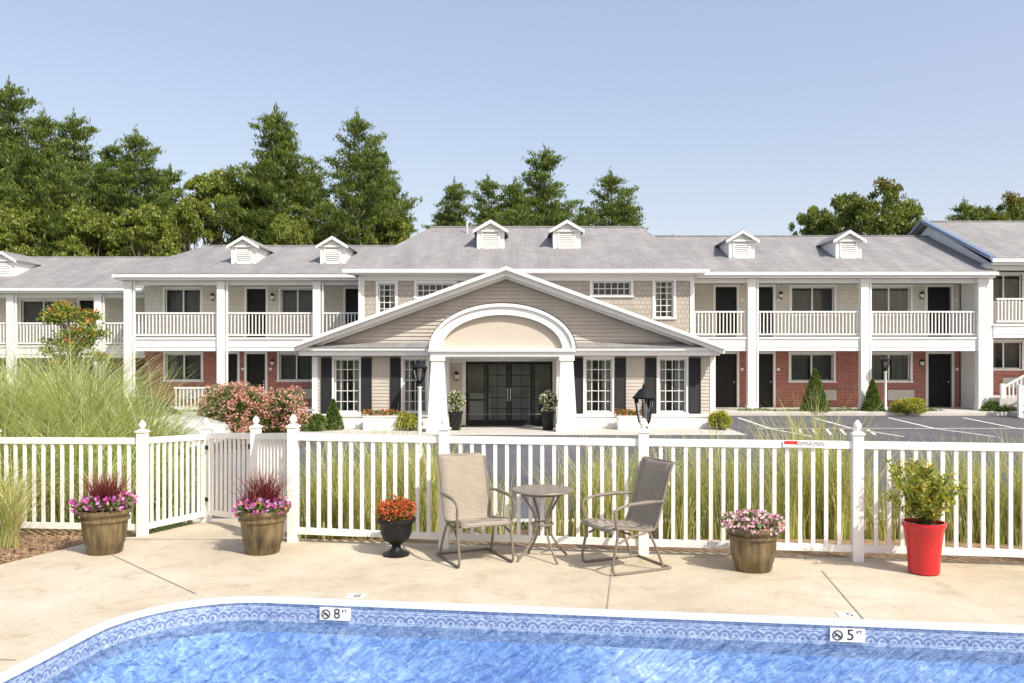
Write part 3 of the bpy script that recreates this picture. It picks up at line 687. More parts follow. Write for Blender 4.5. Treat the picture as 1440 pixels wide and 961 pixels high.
wing('motel_wing',W(176,34),-5.6,34,0,7.0,[183,313,447],
     [('w',232,282),('d',347,374),('w',395,441),('d',486,507)],[('w',233,283),('d',320,334),('d',347,373),('w',393,440)],
     [(384,1),(384,0),(300,1)],[343,468],hipl=1.6)
wing('motel_wing',5.6,18.25,33,0,7.3,[1055,1213,1377],
     [('d',1006,1036),('d',1063,1087),('w',1113,1173),('w',1222,1280),('d',1304,1337)],[('d',1006,1036),('d',1063,1087),('w',1112,1172),('w',1222,1280),('d',1305,1338)],
     [(1295,1),(1295,0),(1097,1)],[1043,1193])
wing('motel_wing',-34,W(172,37)+2.2,37.2,-.28,6.85,[-250,-115,18,141],
     [('w',-90,-35),('w',30,90),('d',112,132)],[('w',-90,-35),('w',28,80),('d',108,130)],[(100,1)],[5,-140])
wing('motel_wing',18.55,36,33,.5,7.95,[1560,1720],
     [('w',1388,1437),('d',1460,1490),('w',1530,1590)],[('w',1388,1437),('d',1460,1490),('w',1530,1590)],[(1450,1)],[1500])
b=B(); b.xprism([(32.5,5.72),(38,7.98),(43.95,5.72),(43.95,5.86),(38,8.12),(32.5,5.86)],18.2,18.42); b.build('rake_flashing','flash')
b=B(); b.box(18.3,18.55,32.9,34.8,-.3,5.6); b.build('corner_wall','white')
# exterior stair at right
st=empty('exterior_stair',(19.5,31.5,0)); b=B()
for i in range(6): b.box(18.6+i*.3,20.6,31.2,32.3,-.2+i*.17-.17,-.03+i*.17)
b.build('steps','kerb',st); b=B()
for yy in (31.2,32.3):
    rail(b,(18.6,yy),(20.4,yy),-.1,1.0,.14,1.0); b.box(18.5,18.62,yy-.06,yy+.06,-.2,1.0)
b.build('handrails','white',st)
b=B(); rail(b,(W(245,32.8),32.8),(W(303,32.8),32.8),-.1,.95); b.build('walkway_railing','white')

# centre block
e=empty('motel_center_block',(0.5,36,0)); P=Parts(); Y=31; x0,x1=-5.48,6.59
def opx(a,c,yt,yb): return (W(a,Y),W(c,Y),2.07+(500-yb)*Y/1200,2.07+(500-yt)*Y/1200)
wl=[(opx(532,556,399,443),3,5),(opx(586,639,399,418),6,2),(opx(833,887,396,416),6,2),(opx(921,947,395,447),3,6)]
wall(P['walls_c'],x0,x1,-.4,5.0,Y,[w[0] for w in wl])
for o,nx,nz in wl: window(P,o,Y,nx,nz,'curtain_light' if nz>3 else 'curtain',.025,.3 if nz>3 else 0)
s=P['walls_c']; s.quad((x0,Y,-.4),(x0,Y,5),(x0,42,5),(x0,42,-.4)); s.quad((x1,Y,-.4),(x1,42,-.4),(x1,42,5),(x1,Y,5)); s.quad((x0,42,-.4),(x0,42,5),(x1,42,5),(x1,42,-.4))
P['interior'].box(x0+.1,x1-.1,Y+.8,Y+.85,0,4.9)
ex0,ex1,ey0,ey1=-5.95,6.95,30.5,42.6; ez=5.12; r0,r1,rY,rzz=-3.5,5.6,37,7.62
r=P['roof']; r.add([(ex0,ey0,ez),(ex1,ey0,ez),(ex1,ey1,ez),(ex0,ey1,ez),(r0,rY,rzz),(r1,rY,rzz)],[(0,1,5,4),(1,2,5),(2,3,4,5),(3,0,4)])
r.box(ex0,ex1,ey0,ey1,ez-.06,ez-.003); r.box(r0-.05,r1+.05,rY-.12,rY+.12,rzz-.03,rzz+.04)
P['gutter'].box(ex0-.1,ex1+.1,ey0-.1,ey0-.003,ez-.10,ez+.03); P['gutter'].box(ex0+.05,ex1-.05,ey0,Y+.0,ez-.14,ez-.062)
P['gutter'].box(x0-.03,x0+.12,Y-.03,Y,2.4,4.98); P['gutter'].box(x1-.12,x1+.03,Y-.03,Y,2.4,4.98); P['gutter'].box(x0,x1,Y-.035,Y-.001,4.78,4.98)
P['gutter'].box(x0-.08,x0-.0,Y-.12,Y-.04,.2,4.95)
for px in (690,797): dormer(P,W(px,33.5),33.5,6.22,.52,.8)
P['vents'].lathe(-1.9,36.0,[(.05,7.2),(.05,7.75)],10)
finish(P,e)

# lobby with pediment and arched portico
e=empty('motel_lobby',(0,29,0)); P=Parts(); Y=28.5; x0,x1=-6.65,6.77; cx=-.19
def opl(a,c,yt=505,yb=580): return (W(a,Y),W(c,Y),2.07+(500-yb)*Y/1200,2.07+(500-yt)*Y/1200)
wl=[opl(470,506),opl(567,600),opl(823,861),opl(927,965)]
ent=(-2.25,1.62,-.36,1.97)
wall(P['walls_clap'],x0,x1,.1,2.05,Y,wl+[(ent[0],ent[1],.1,1.97)])
laps(P['clapboards'],.12,2.03,Y,lambda a,c:(x0+.17,x1-.17),[(o[0]-.09,o[1]+.09,o[2]-.06,o[3]+.09) for o in wl]+[(ent[0],ent[1],-1,3)])
for o in wl:
    window(P,o,Y,4,5,'curtain_light',.022,.35)
for a,c in ((452,467),(508,523),(549,564),(806,820),(864,880),(907,923),(968,985)):
    xa,xb=W(a,Y),W(c,Y); zb,zt=2.07-82*Y/1200,2.07-3*Y/1200; b=P['shutters']
    b.box(xa,xa+.05,Y-.06,Y-.023,zb,zt); b.box(xb-.05,xb,Y-.06,Y-.023,zb,zt); b.box(xa+.05,xb-.05,Y-.058,Y-.023,zt-.07,zt); b.box(xa+.05,xb-.05,Y-.058,Y-.023,zb,zb+.07)
    b.box(xa+.05,xb-.05,Y-.03,Y-.023,zb+.07,zt-.07)
    n=26
    for i in range(n):
        z=zb+.08+(zt-zb-.17)*i/n; b.xprism([(Y-.055,z),(Y-.048,z),(Y-.031,z+.05),(Y-.038,z+.05)],xa+.05,xb-.05)
P['base'].box(x0-.03,ent[0],Y-.06,Y+.1,-.42,.1); P['base'].box(ent[1],x1+.03,Y-.06,Y+.1,-.42,.1)
P['base'].box(x0-.05,ent[0],Y-.10,Y-.061,.03,.12); P['base'].box(ent[1],x1+.05,Y-.10,Y-.061,.03,.12)
for xa in (x0-.02,x1-.16): P['base'].box(xa,xa+.18,Y-.035,Y+.1,.12,2.03)
s=P['walls_clap']; s.quad((x0,Y,-.4),(x0,Y,2.3),(x0,31,2.3),(x0,31,-.4)); s.quad((x1,Y,-.4),(x1,31,-.4),(x1,31,2.3),(x1,Y,2.3))
Yd=29.35
P['base'].box(ent[0]-.02,ent[0]+.0,Y+.1,Yd,-.36,1.97); P['base'].box(ent[1],ent[1]+.02,Y+.1,Yd,-.36,1.97); P['soffit'].box(ent[0],ent[1],27.3,Yd,1.975,2.03)
P['base'].box(ent[0]-.02,ent[0]+.14,Y-.07,Y+.1,-.37,1.97); P['base'].box(ent[1]-.14,ent[1]+.02,Y-.07,Y+.1,-.37,1.97)
dx0,dx1=W(655,Yd),W(777,Yd)
P['base'].box(ent[0],dx0,Yd-.01,Yd+.08,-.37,1.97); P['base'].box(dx1,ent[1],Yd-.01,Yd+.08,-.37,1.97)
P['tympanum'].box(ent[0]+.12,dx0-.12,Yd-.02,Yd-.011,-.1,1.8)
f=P['door_frame']; zb=-.36; zt=1.86
P['base'].box(dx0,dx1,Yd-.01,Yd+.08,zt,1.97)
xsd=[dx0,W(683,Yd),W(716,Yd),W(750,Yd),dx1]
for i in range(4):
    a,c=xsd[i],xsd[i+1]; k=.10 if i in(1,2) else .06
    f.box(a+.01,a+k,Yd,Yd+.06,zb,zt); f.box(c-k,c-.01,Yd,Yd+.06,zb,zt); f.box(a+k,c-k,Yd,Yd+.06,zt-.1,zt); f.box(a+k,c-k,Yd,Yd+.06,zb,zb+.22)
    if i in (1,2):
        for j in range(1,5): z=zb+.22+(zt-.1-zb-.22)*j/5; f.box(a+k,c-k,Yd+.015,Yd+.045,z-.014,z+.014)
        x=(a+c)/2; f.box(x-.013,x+.013,Yd+.018,Yd+.042,zb+.22,zt-.1)
    else:
        z=zb+.9; f.box(a+k,c-k,Yd+.01,Yd+.05,z-.03,z+.03)
    P['glass'].quad((a+k,Yd+.03,zb+.22),(c-k,Yd+.03,zb+.22),(c-k,Yd+.03,zt-.1),(a+k,Yd+.03,zt-.1))
P['hardware'].tube([(xsd[2]-.05,Yd-.06,.5),(xsd[2]-.05,Yd-.06,.95)],.015); P['hardware'].tube([(xsd[2]+.05,Yd-.06,.5),(xsd[2]+.05,Yd-.06,.95)],.015)
P['lobby_inner_wall'].box(x0+.1,x1-.1,Y+2.2,Y+2.25,-.3,2.2); P['lobby_inner_wall'].box(x0+.1,x1-.1,Yd+.1,Y+2.19,-.37,-.33)
P['lobby_inner_wall'].box(-1.5,-.75,Y+1.5,Y+2.1,-.33,.75); P['lobby_inner_wall'].box(.55,.95,Y+1.3,Y+1.7,-.33,1.2)
P['walkway'].box(ent[0]-.4,ent[1]+.4,26.9,Yd,-.45,-.35)
wlamp(P,ent[0]+.35,1.35,Yd-.02)
# gable
pk=4.86; ev=2.36; xl,xr=cx-6.75,cx+6.95
g=P['walls_clap']; g.quad((xl+.4,28.3,ev),(xr-.4,28.3,ev),(cx,28.3,pk-.1))
sl=(pk-ev)/6.85
laps(P['clapboards'],2.33,4.6,28.3,lambda a,c:(cx-(pk-.12-c)/sl,cx+(pk-.12-c)/sl),(),.125,.034)
for s_,xe in ((-1,xl-.15),(1,xr+.15)):
    ze=pk-abs(xe-cx)*sl
    P['roof'].prism([(cx,pk+.02),(xe,ze+.02),(xe,ze+.08),(cx,pk+.08)],27.6,31.0)
    P['trim'].prism([(cx,pk-.20),(xe+(.0)*s_,ze-.15),(xe,ze+.015),(cx,pk+.015)],27.72,28.0)
    P['trim'].prism([(cx,pk-.03),(xe,ze-.02),(xe,ze+.09),(cx,pk+.09)],27.56,27.598)
    P['trim'].prism([(cx,pk-.27),(xe-s_*.5,ze+.5*sl-.24),(xe-s_*.5,ze+.5*sl-.16),(cx,pk-.18)],28.0,28.2)
    P['soffit'].prism([(cx,pk-.04),(xe,ze-.02),(xe,ze+.005),(cx,pk+.005)],27.6,28.29)
for a,c in ((xl-.05,-2.62),(2.0,xr+.05)):
    P['trim'].box(a,c,27.95,Y+.02,2.06,2.26); P['trim'].box(a-.08,c,27.82,27.95,2.23,2.33); P['roof'].add([(a-.08,27.78,2.335),(c,27.78,2.335),(c,28.25,2.5),(a-.08,28.25,2.5)],[(0,1,2,3)])
P['trim'].box(xl,xr,28.31,Y+.03,2.262,2.32)
# arch
ax=-.31; ro,ri,ho,hi=2.27,1.92,1.40,1.10; zs=2.27; Ya=27.0; n=40
def arc(r,h,z=zs): return [(ax-r*math.cos(math.pi*k/n),z+h*math.sin(math.pi*k/n)) for k in range(n+1)]
def archband(b,r1,h1,r2,h2,y0,y1):
    o=arc(r1,h1);i_=arc(r2,h2)
    for k in range(n): b.prism([i_[k],i_[k+1],o[k+1],o[k]],y0,y1)
archband(P['trim'],ro,ho,ri,hi,Ya,Ya+.3); archband(P['trim'],ro+.05,ho+.05,ro-.06,ho-.06,Ya-.07,Ya-.001); archband(P['trim'],ri+.06,hi+.06,ri-.02,hi-.02,Ya-.04,Ya-.001)
P['tympanum'].prism(arc(ri+.01,hi+.01),Ya+.12,Ya+.2)
o_=arc(ro+.07,ho+.07)
for k in range(n): P['roof'].quad((o_[k][0],Ya-.09,o_[k][1]),(o_[k+1][0],Ya-.09,o_[k+1][1]),(o_[k+1][0],29.6,o_[k+1][1]),(o_[k][0],29.6,o_[k][1]))
P['trim'].box(ax-ro,ax+ro,Ya+.02,28.2,2.035,2.265); P['trim'].box(ax-ro-.06,ax+ro+.06,Ya-.06,Ya+.02,2.19,2.29)
for s_ in (-1,1):
    c=ax+s_*(ro-.22); b=P['columns']
    b.add([(c-.31,Ya-.04,-.1),(c+.31,Ya-.04,-.1),(c+.31,Ya+.42,-.1),(c-.31,Ya+.42,-.1),(c-.20,Ya+.05,1.9),(c+.20,Ya+.05,1.9),(c+.20,Ya+.33,1.9),(c-.20,Ya+.33,1.9)],[(3,2,1,0),(4,5,6,7),(0,1,5,4),(1,2,6,5),(2,3,7,6),(3,0,4,7)])
    b.box(c-.35,c+.35,Ya-.08,Ya+.46,-.42,-.1); b.box(c-.24,c+.24,Ya+.01,Ya+.37,1.9,2.034)
finish(P,e)
def fbox(x0,x1,y,flw):
    e=empty('flower_box',((x0+x1)/2,y,-.3)); b=B(); b.box(x0,x1,y-.22,y+.2,-.37,.05); b.box(x0-.03,x1+.03,y-.25,y+.23,.05,.1); b.build('box','white',e,bevel=.01)
    bl=[(x,y,.15,.22,.2,.16) for x in np.arange(x0+.1,x1,.22)]
    put_leaves('greenery','hedge',e,blob_leaves(bl,700,.07,.04,.4)); put_leaves('flowers',flw,e,blob_leaves(bl,300,.06,.05,.9))
fbox(W(512,28),W(560,28),28.0,'mum'); fbox(W(868,28),W(903,28),28.0,'mum')
def topi(x,y):
    def f(e,x,y,z):
        b=B(); b.tube([(x,y,z-.42),(x,y,z)],.02); b.build('stem','bark',e)
        bl=[(x,y,z-.35,.22,.22,.15),(x,y,z+.05,.27,.27,.25),(x+.12,y,z-.05,.2,.2,.18)]; put_leaves('greenery','hedge',e,blob_leaves(bl,1300,.08,.045,.5)); put_leaves('flowers','whitefl',e,blob_leaves(bl,420,.07,.06,.98))
    e=empty('entrance_planter',(x,y,-.35)); b=B(); b.lathe(x,y,[(.15,-.35),(.17,-.33),(.22,.18),(.25,.22),(.25,.26),(.2,.26)],20); b.build('pot','black',e,True); f(e,x,y,.62)
topi(W(640,27.4),27.6); topi(W(771,27.4),27.6)

# ------------------------------------------------------------------ trees
def pine_mesh(seed,H=16.,R=3.,start=.12,gap=.62,per=6):
    # whorled limbs with flat needle plumes, irregular lengths, pointed leader
    global rng
    rng=np.random.default_rng(seed); rd=random.Random(seed)
    b=B(); x=y=0; pts=[]
    for k in range(9):
        t=k/8; pts.append((x,y,t*H*.97-.2)); x+=rd.uniform(-.15,.15); y+=rd.uniform(-.15,.15)
    b.tube(pts,[.28*(1-k/8*.93) for k in range(9)],8); C=[];Ds=[];RN=[]
    z=H*start; wh=0
    while z<H*.965:
        t=z/H; wf=rd.uniform(.62,1.18); wh+=1; g0=gap*(.7+.6*rd.random())*(1.15-.5*t)
        for i in range(per if t<.85 else 4):
            zz=z+rd.uniform(-.1,.1); prof=min(1.,(1-t)**.88*1.6)*(.72+.28*min(1,(t+.25)*1.6))
            L=R*prof*wf*rd.uniform(.62,1.25)+.18; az=wh*1.1+i*6.283/per+rd.uniform(-.35,.35); el=math.radians(rd.uniform(-5,10)+34*t)
            d=np.array([math.cos(az)*math.cos(el),math.sin(az)*math.cos(el),math.sin(el)])
            k=min(8,int(t*8)); p0=np.array([pts[k][0],pts[k][1],zz]); tip=p0+d*L+np.array([0,0,.14*L])
            b.tube([p0,p0+d*L*.5,tip],[.05*(1-t)+.02,.03*(1-t)+.012,.006],4)
            nt_=max(2,int(L*4.4)); tone=rd.uniform(-.12,.12)
            for j in range(nt_):
                s=.22+.78*(j+rd.random())/nt_; side=np.array([-math.sin(az),math.cos(az),0]); off=side*rd.uniform(-1,1)*.40*L*(1-.6*s)*1.1
                c=p0+(tip-p0)*s+off+np.array([0,0,rd.uniform(-.05,.10)])
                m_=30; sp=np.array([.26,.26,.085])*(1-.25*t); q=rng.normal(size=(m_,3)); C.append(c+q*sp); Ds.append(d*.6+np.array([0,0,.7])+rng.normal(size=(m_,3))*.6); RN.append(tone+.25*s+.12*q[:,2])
        z+=g0
    c=np.array([pts[8][0],pts[8][1],H*.985]); C.append(c+rng.normal(size=(60,3))*np.array([.09,.09,.22])); Ds.append(np.array([0,0,1])+rng.normal(size=(60,3))*.5); RN.append(np.full(60,.3))
    C=np.concatenate(C);Ds=np.concatenate(Ds); n=len(C)
    V=leafgeo(C,Ds,rng.uniform(.20,.40,n),rng.uniform(.045,.09,n))
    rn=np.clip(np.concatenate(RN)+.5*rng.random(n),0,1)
    tm=bpy.data.meshes.new('pine_trunk'); tm.from_pydata(b.v,[],b.f); tm.materials.append(M['bark'])
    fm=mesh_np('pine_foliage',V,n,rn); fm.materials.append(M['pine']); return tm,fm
def broad_mesh(seed,H=10.,R=3.5,m='leaf',n=30000):
    global rng
    rng=np.random.default_rng(seed); rd=random.Random(seed); b=B(); b.tube([(0,0,-.3),(.1,0,H*.25),(0,.1,H*.5),(.1,0,H*.85)],[.25,.2,.13,.03],8); bl=[]
    for i in range(38):
        t=rd.uniform(.28,1.); az=rd.random()*6.28; rr_=R*math.sqrt(max(.05,1-((t-.55)/.5)**2))*rd.uniform(.4,1)
        c=(rr_*math.cos(az),rr_*math.sin(az),H*t-.5); b.tube([(0,0,H*t*.55),(c[0]*.5,c[1]*.5,H*t*.75),c],[.09,.05,.015],5)
        for _ in range(5): q=rd.uniform(.35,.85)*R*.19; bl.append((c[0]+rd.uniform(-.8,.8),c[1]+rd.uniform(-.8,.8),c[2]+rd.uniform(-.5,.5),q*1.3,q*1.3,q*.8))
    V=blob_leaves(bl,n,.22,.13,.2); tm=bpy.data.meshes.new('trunk'); tm.from_pydata(b.v,[],b.f); tm.materials.append(M['bark'])
    rn=rng.random(n)
    if m=='mapl':
        cc=V.mean(1); rn=np.clip(rn*.7+.32*(cc[:,0]>-.5)*(np.sin(cc[:,2]*1.3)>0),0,1)
    fm=mesh_np('foliage',V,n,rn); fm.materials.append(M[m]); return tm,fm
def place(name,mesh,x,y,s,sz=None,rot=0):
    e=empty(name,(x,y,gz(y))); e.rotation_euler=(0,0,rot); e.scale=(s,s,sz or s)
    for k,me in (('trunk',mesh[0]),('foliage',mesh[1])):
        o=bpy.data.objects.new(k,me); COL.objects.link(o); o.parent=e
pines=[pine_mesh(3,16,4.0,.12),pine_mesh(11,16,3.5,.15,.55,5),pine_mesh(29,16,4.5,.1,.7,6),pine_mesh(41,16,4.3,.1,.75,5)]
brd=broad_mesh(5); mpl=broad_mesh(8,10,3.6,'mapl')
def T(px,topy,Yt,kind,wf=1.,rot=None):
    x=W(px,Yt); H=2.07+(500-topy)*Yt/1200+.2
    if kind in (0,1,2,5): place('pine_tree',pines[3 if kind==5 else kind],x,Yt,H/16*wf,H/16,random.random()*6.28 if rot is None else rot)
    elif kind==3: place('broadleaf_tree',brd,x,Yt,H/10*wf,H/10,random.random()*6.28 if rot is None else rot)
    else: place('maple_tree',mpl,x,Yt,H/10*wf,H/10,0)
for a in [(-90,120,52,2),(-30,140,50,5),(12,124,54,2),(62,160,49,5),(105,168,56,2),(150,225,52,0),(192,186,50,5,.95),(235,238,54,0),(160,205,56,2),(85,230,47,1),(393,156,50,0,1.0),(440,240,57,5),(502,162,50,5,.9),(552,250,56,1,.9),(365,235,56,1),(530,210,53,1),
          (638,260,54,2,.95),(685,250,58,5,1.0),(768,214,52,2,1.0),(728,256,58,0,1.1),(858,244,53,5,1.1),(885,285,58,1),(618,300,60,0),(815,300,58,0,.8),
          (40,290,47,3,.7),(130,300,47,3,.7),(300,252,50,3,.65),(345,275,52,3,.6),(265,285,47,3,.6),(410,310,47,3,.5),(540,305,50,3,.5),(1228,256,50,4,.72),(1180,280,54,4,.6),(1272,283,54,2,.9),(1150,300,56,3,.5),(1355,284,54,5,1.),(1410,276,50,4,.6),(1460,280,52,3,.8),(1520,250,52,2),(10,310,46,3,.7),(210,300,46,3,.7)]:
    T(*a)
# ------------------------------------------------------------------ shrubs and grasses
rng=np.random.default_rng(77)
def clump(x,y,z,n,rad,Lr,th=.22,bend=(.5,1.5),w=.014):
    a=rng.random(n)*6.28; r=rad*np.sqrt(rng.random(n)); return np.stack([x+r*np.cos(a),y+r*np.sin(a),np.full(n,z)],1),Lr,th,bend,w
def ograss(x,y,n=420,rad=.25,Lr=(1.1,1.7),th=.2,bend=(.6,1.7),w=.014,m='grass'):
    e=empty('ornamental_grass',(x,y,gz(y))); put_blades('blades',m,e,*clump(x,y,gz(y),n,rad,Lr,th,bend,w))
for (x,y,n,L) in [(-7.7,12.9,1500,3.0),(-6.7,13.3,1500,3.2),(-5.85,13.0,1200,2.75),(-8.8,13.2,1200,3.2),(-7.1,12.0,1000,2.4),(-6.1,12.0,900,2.2),(-8.3,11.9,900,2.4),(-5.25,12.3,750,2.0),(-9.8,12.6,1200,3.0),(-7.6,14.6,1300,3.5),(-8.8,15.,1200,3.5),(-7.9,11.3,450,1.6),(-6.2,11.3,450,1.6),(-5.2,11.2,350,1.4),(-4.9,11.7,300,1.4)]:
    ograss(x,y,n,.45,(L*.55,L*1.0),.24,(.8,2.1),.017,m='grassl')
ograss(-5.55,9.25,380,.18,(.5,1.0)); ograss(-6.2,9.0,380,.2,(.5,1.1)); ograss(-5.9,9.7,380,.25,(.7,1.2))
for px,y,n,L in [(440,10.3,160,1.1),(470,10.2,240,1.35),(505,10.1,200,1.2),(550,10.4,260,1.5),(592,10.2,260,1.35),(615,10.6,160,1.4),(700,10.3,70,1.0),(790,10.2,100,1.1),(835,10.1,200,1.3),(880,10.1,200,1.3),(955,10.,180,1.3),(1000,10.,220,1.4),(1050,9.9,180,1.35),(1105,9.9,220,1.5),(1150,10.,300,1.75),(1185,9.8,220,1.5),(1240,9.8,130,1.15),(1290,9.8,160,1.2),(1345,9.7,180,1.3),(1390,9.6,170,1.3),(1440,9.5,190,1.3),(1500,9.4,220,1.3),(1580,9.3,220,1.3)]:
    ograss(W(px,y),y,n,.22,(L*.6,L*1.12),.15,(.3,1.3),.013)
def bush(name,x,y,z,rx,ry,rz,m='hedge',n=4000,L=.09,Wd=.05,fl=None,nf=0,fs=.08):
    e=empty(name,(x,y,z)); bl=[(x,y,z+rz*.9,rx*.75,ry*.75,rz*.8)]
    for i in range(14):
        a=random.random()*6.28; u=random.uniform(0,1); bl.append((x+rx*.65*math.cos(a)*(1-.4*u),y+ry*.65*math.sin(a),z+rz*(.35+1.1*u),rx*.33,ry*.33,rz*.38))
    b=B()
    for q in bl[1:7]: b.tube([(x,y,z),(q[0],q[1],q[2])],[.03,.01],5)
    b.build('stems','bark',e); put_leaves('leaves',m,e,blob_leaves(bl,n,L,Wd,.45))
    if fl:
        hd=blob_leaves(bl,nf//14,.01,.01,.95).mean(1); hb=[(p[0],p[1],p[2],fs,fs,fs*.8) for p in hd]
        put_leaves('flowers',fl,e,blob_leaves(hb,nf,fs*.6,fs*.5,.6))
def cone(name,x,y,z,r,h,m='hedge',n=2500):
    e=empty(name,(x,y,z)); b=B(); b.tube([(x,y,z),(x,y,z+h*.9)],[.05,.01],6); b.build('trunk','bark',e)
    t=rng.random(n)**1.3; a=rng.random(n)*6.28; rr_=r*(1-t)**.8*(.55+.5*rng.random(n)); C=np.stack([x+rr_*np.cos(a),y+rr_*np.sin(a),z+.05+h*t],1)
    put_leaves('foliage',m,e,leafgeo(C,np.stack([np.cos(a),np.sin(a),1.2+0*a],1)+rng.normal(size=(n,3))*.4,.12*np.ones(n),.04*np.ones(n)))
bush('hydrangea_bush',W(330,23.),23.,-.38,1.25,1.0,.98,n=6000,fl='hyd',nf=8500,fs=.095); bush('hydrangea_bush',W(393,23.6),23.6,-.38,1.0,.9,.86,n=4500,fl='hyd',nf=5600,fs=.095)
bush('gold_shrub',W(1013,28),28,-.38,.45,.45,.38,'yel',3000); bush('gold_shrub',W(1282,31.6),31.9,-.15,.8,.5,.38,'yel',3500); bush('shrub',W(1415,32),32.3,-.15,.9,.5,.28,'hedge',3000)
cone('conical_shrub',W(1146,32.4),32.4,-.1,.55,1.6); cone('conical_shrub',W(1227,32.4),32.4,-.1,.4,1.2); cone('conical_shrub',W(469,27.9),27.9,-.38,.35,.95,n=2000)
bush('low_hedge',W(440,27.5),27.5,-.38,.6,.4,.35); bush('low_hedge',W(575,27.6),27.6,-.38,.5,.4,.35,'yel')
e=empty('ground_cover',(12,32.5,-.1)); bl=[(x,32.5+random.uniform(-.2,.2),-.1,.4,.35,random.uniform(.12,.22)) for x in np.arange(8.9,16.4,.3)]
put_leaves('leaves','hedge',e,blob_leaves(bl,9000,.07,.03,.5))
e=empty('ground_cover',(2,10.5,-.1)); bl=[(x,10.7-.06*x+random.uniform(-.3,.4),-.16,.25,.25,random.uniform(.06,.14)) for x in np.arange(-2.3,9,.26)]
put_leaves('leaves','hedge',e,blob_leaves(bl,8000,.06,.02,.4,.8))
# rowan with orange berries
rx,ry=W(100,17.),17.; e=empty('rowan_tree',(rx,ry,-.38)); b=B(); b.tube([(rx,ry,-.4),(rx+.05,ry,.8),(rx,ry,1.9),(rx-.05,ry,2.9)],[.06,.05,.03,.01],8); bl=[]
for i in range(60):
    a=random.random()*6.28; t=random.uniform(.9,3.05); r_=random.uniform(.2,1.05)*(1.25-.3*t+.15); c=(rx+r_*math.cos(a),ry+r_*math.sin(a),t); b.tube([(rx,ry,max(-.2,t-.5)),((rx+c[0])/2,(ry+c[1])/2,t-.15),c],[.018,.012,.005],5); bl.append((c[0],c[1],c[2],.25,.25,.14))
b.build('trunk','bark',e); put_leaves('leaves','yel',e,blob_leaves(bl,3600,.10,.028,.1)); put_leaves('inner_leaves','hedge',e,blob_leaves(bl,3800,.10,.03,.1))
b=B()
for q in bl[::2]:
    for _ in range(14):
        x=q[0]+random.gauss(0,.06);y=q[1]+random.gauss(0,.06);z=q[2]+.07+random.gauss(0,.03); b.lathe(x,y,[(.002,z-.014),(.014,z),(.002,z+.014)],6)
b.build('berries','berry',e,True)
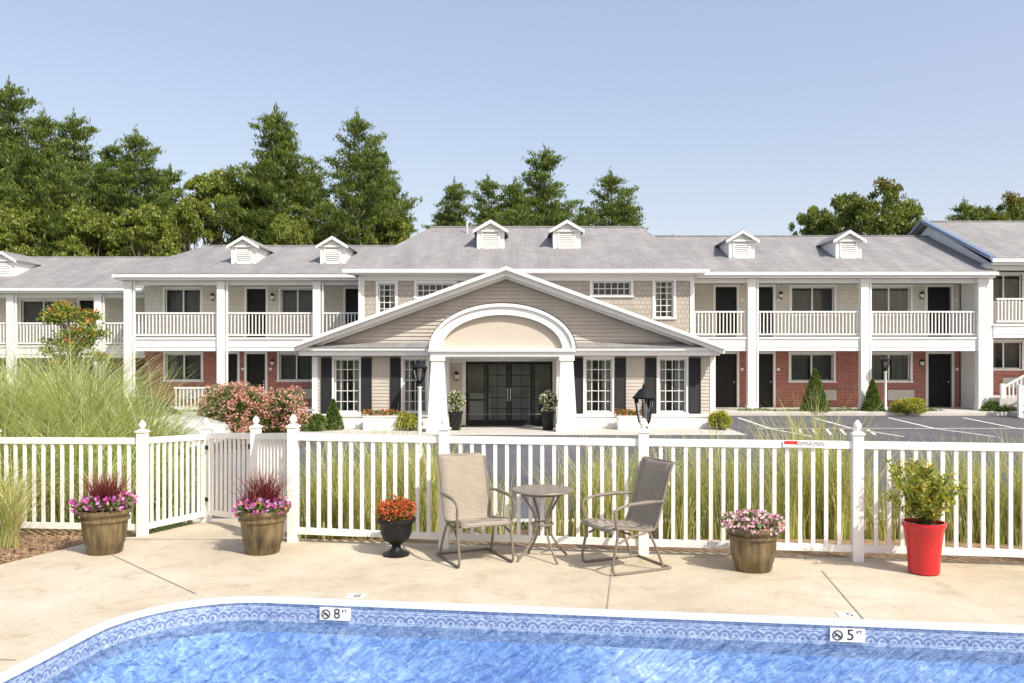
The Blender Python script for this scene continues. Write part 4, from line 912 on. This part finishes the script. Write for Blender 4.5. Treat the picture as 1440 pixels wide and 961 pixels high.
# parked car
def car(x,y,z,ang):
    e=empty('parked_car',(x,y,z)); T_=Matrix.Translation((x,y,z))@Matrix.Rotation(ang,4,'Z')
    body=[(-2.2,.35),(-2.22,.75),(-2.05,.92),(-1.4,.98),(-.9,1.0),(.9,.98),(1.6,.86),(2.1,.70),(2.22,.5),(2.2,.3),(1.75,.22),(-1.75,.22)]
    b=B(T_); n=len(body); rows=[]
    for yy,k in ((-.88,.93),(-.8,1.),(.8,1.),(.88,.93)): rows+=[(px_*(.985 if k<1 else 1),yy,.55+(pz-.55)*k) for px_,pz in body]
    b.add(rows,[list(range(n)),list(range(4*n-1,3*n-1,-1))]+[(r_*n+(i+1)%n,r_*n+i,(r_+1)*n+i,(r_+1)*n+(i+1)%n) for r_ in range(3) for i in range(n)])
    cab=[(-1.35,.97),(-.75,1.40),(.25,1.42),(1.0,.97)]
    b.add([(c[0]*.93,-.6+.0,c[1]+.015) for c in cab[1:3]]+[(c[0]*.93,.6,c[1]+.015) for c in cab[1:3]],[(0,1,3,2)]); b.build('body','carpaint',e,True,.03)
    b=B(T_); b.add([(c[0],-.78 if i in(0,3) else -.62,c[1]) for i,c in enumerate(cab)]+[(c[0],.78 if i in(0,3) else .62,c[1]) for i,c in enumerate(cab)],[(0,1,2,3),(7,6,5,4),(0,4,5,1),(1,5,6,2),(2,6,7,3)]); b.build('windows','black',e)
    b=B(T_)
    for wx in (-1.4,1.4):
        for wy in (-.86,.86):
            b.T=T_@Matrix.Translation((wx,wy,.32))@Matrix.Rotation(math.pi/2,4,'X'); b.lathe(0,0,[(.2,-.1),(.3,-.11),(.33,-.07),(.33,.07),(.3,.11),(.2,.1)],20)
    b.build('wheels','rubber',e,True)
    b=B(T_)
    for wx in (-1.4,1.4):
        for wy in (-.98,.98):
            b.T=T_@Matrix.Translation((wx,wy,.32))@Matrix.Rotation(math.pi/2,4,'X'); b.lathe(0,0,[(.05,-.02),(.19,-.015),(.2,.015),(.05,.02)],16)
    b.T=T_; b.box(2.12,2.2,-.7,-.45,.58,.68); b.box(2.12,2.2,.45,.7,.58,.68)
    b.build('hubcaps_and_headlights','acgrey',e,True)
car(-9.4,21.,-.37,0.)
# ------------------------------------------------------------------ light, sky, camera
SE,SR=math.radians(46),math.radians(137)
w=bpy.data.worlds.new("World"); scene.world=w; w.use_nodes=True; nt=w.node_tree; bg=nt.nodes['Background']
sk=nt.nodes.new('ShaderNodeTexSky'); sk.sky_type='NISHITA'; sk.sun_disc=False; sk.sun_elevation=SE; sk.sun_rotation=SR; sk.air_density=1.; sk.dust_density=2.2; sk.ozone_density=1.2; sk.altitude=50
sc=mixc(nt,sk.outputs[0],(1.22,1.0,.70),1.); sc=mixc(nt,sc,(1.28,1.50,2.75),1.,'ADD')
nt.links.new(sc,bg.inputs[0]); bg.inputs[1].default_value=.15
sd=Vector((math.sin(SR)*math.cos(SE),math.cos(SR)*math.cos(SE),math.sin(SE)))
l=bpy.data.lights.new('sun','SUN'); l.energy=5.0; l.angle=math.radians(.5); l.color=(1,.955,.87); o=bpy.data.objects.new('sun',l); COL.objects.link(o); o.rotation_euler=sd.to_track_quat('Z','Y').to_euler(); o.location=(20,-20,30)
cam=bpy.data.cameras.new('camera'); co=bpy.data.objects.new('camera',cam); COL.objects.link(co); co.location=(0,0,2.07); co.rotation_euler=(math.pi/2,0,0)
cam.sensor_width=36; cam.lens=30; cam.shift_y=19.5/1440; cam.clip_start=.1; cam.clip_end=3000; scene.camera=co
scene.view_settings.view_transform='Standard'; scene.view_settings.look='None'; scene.view_settings.exposure=0
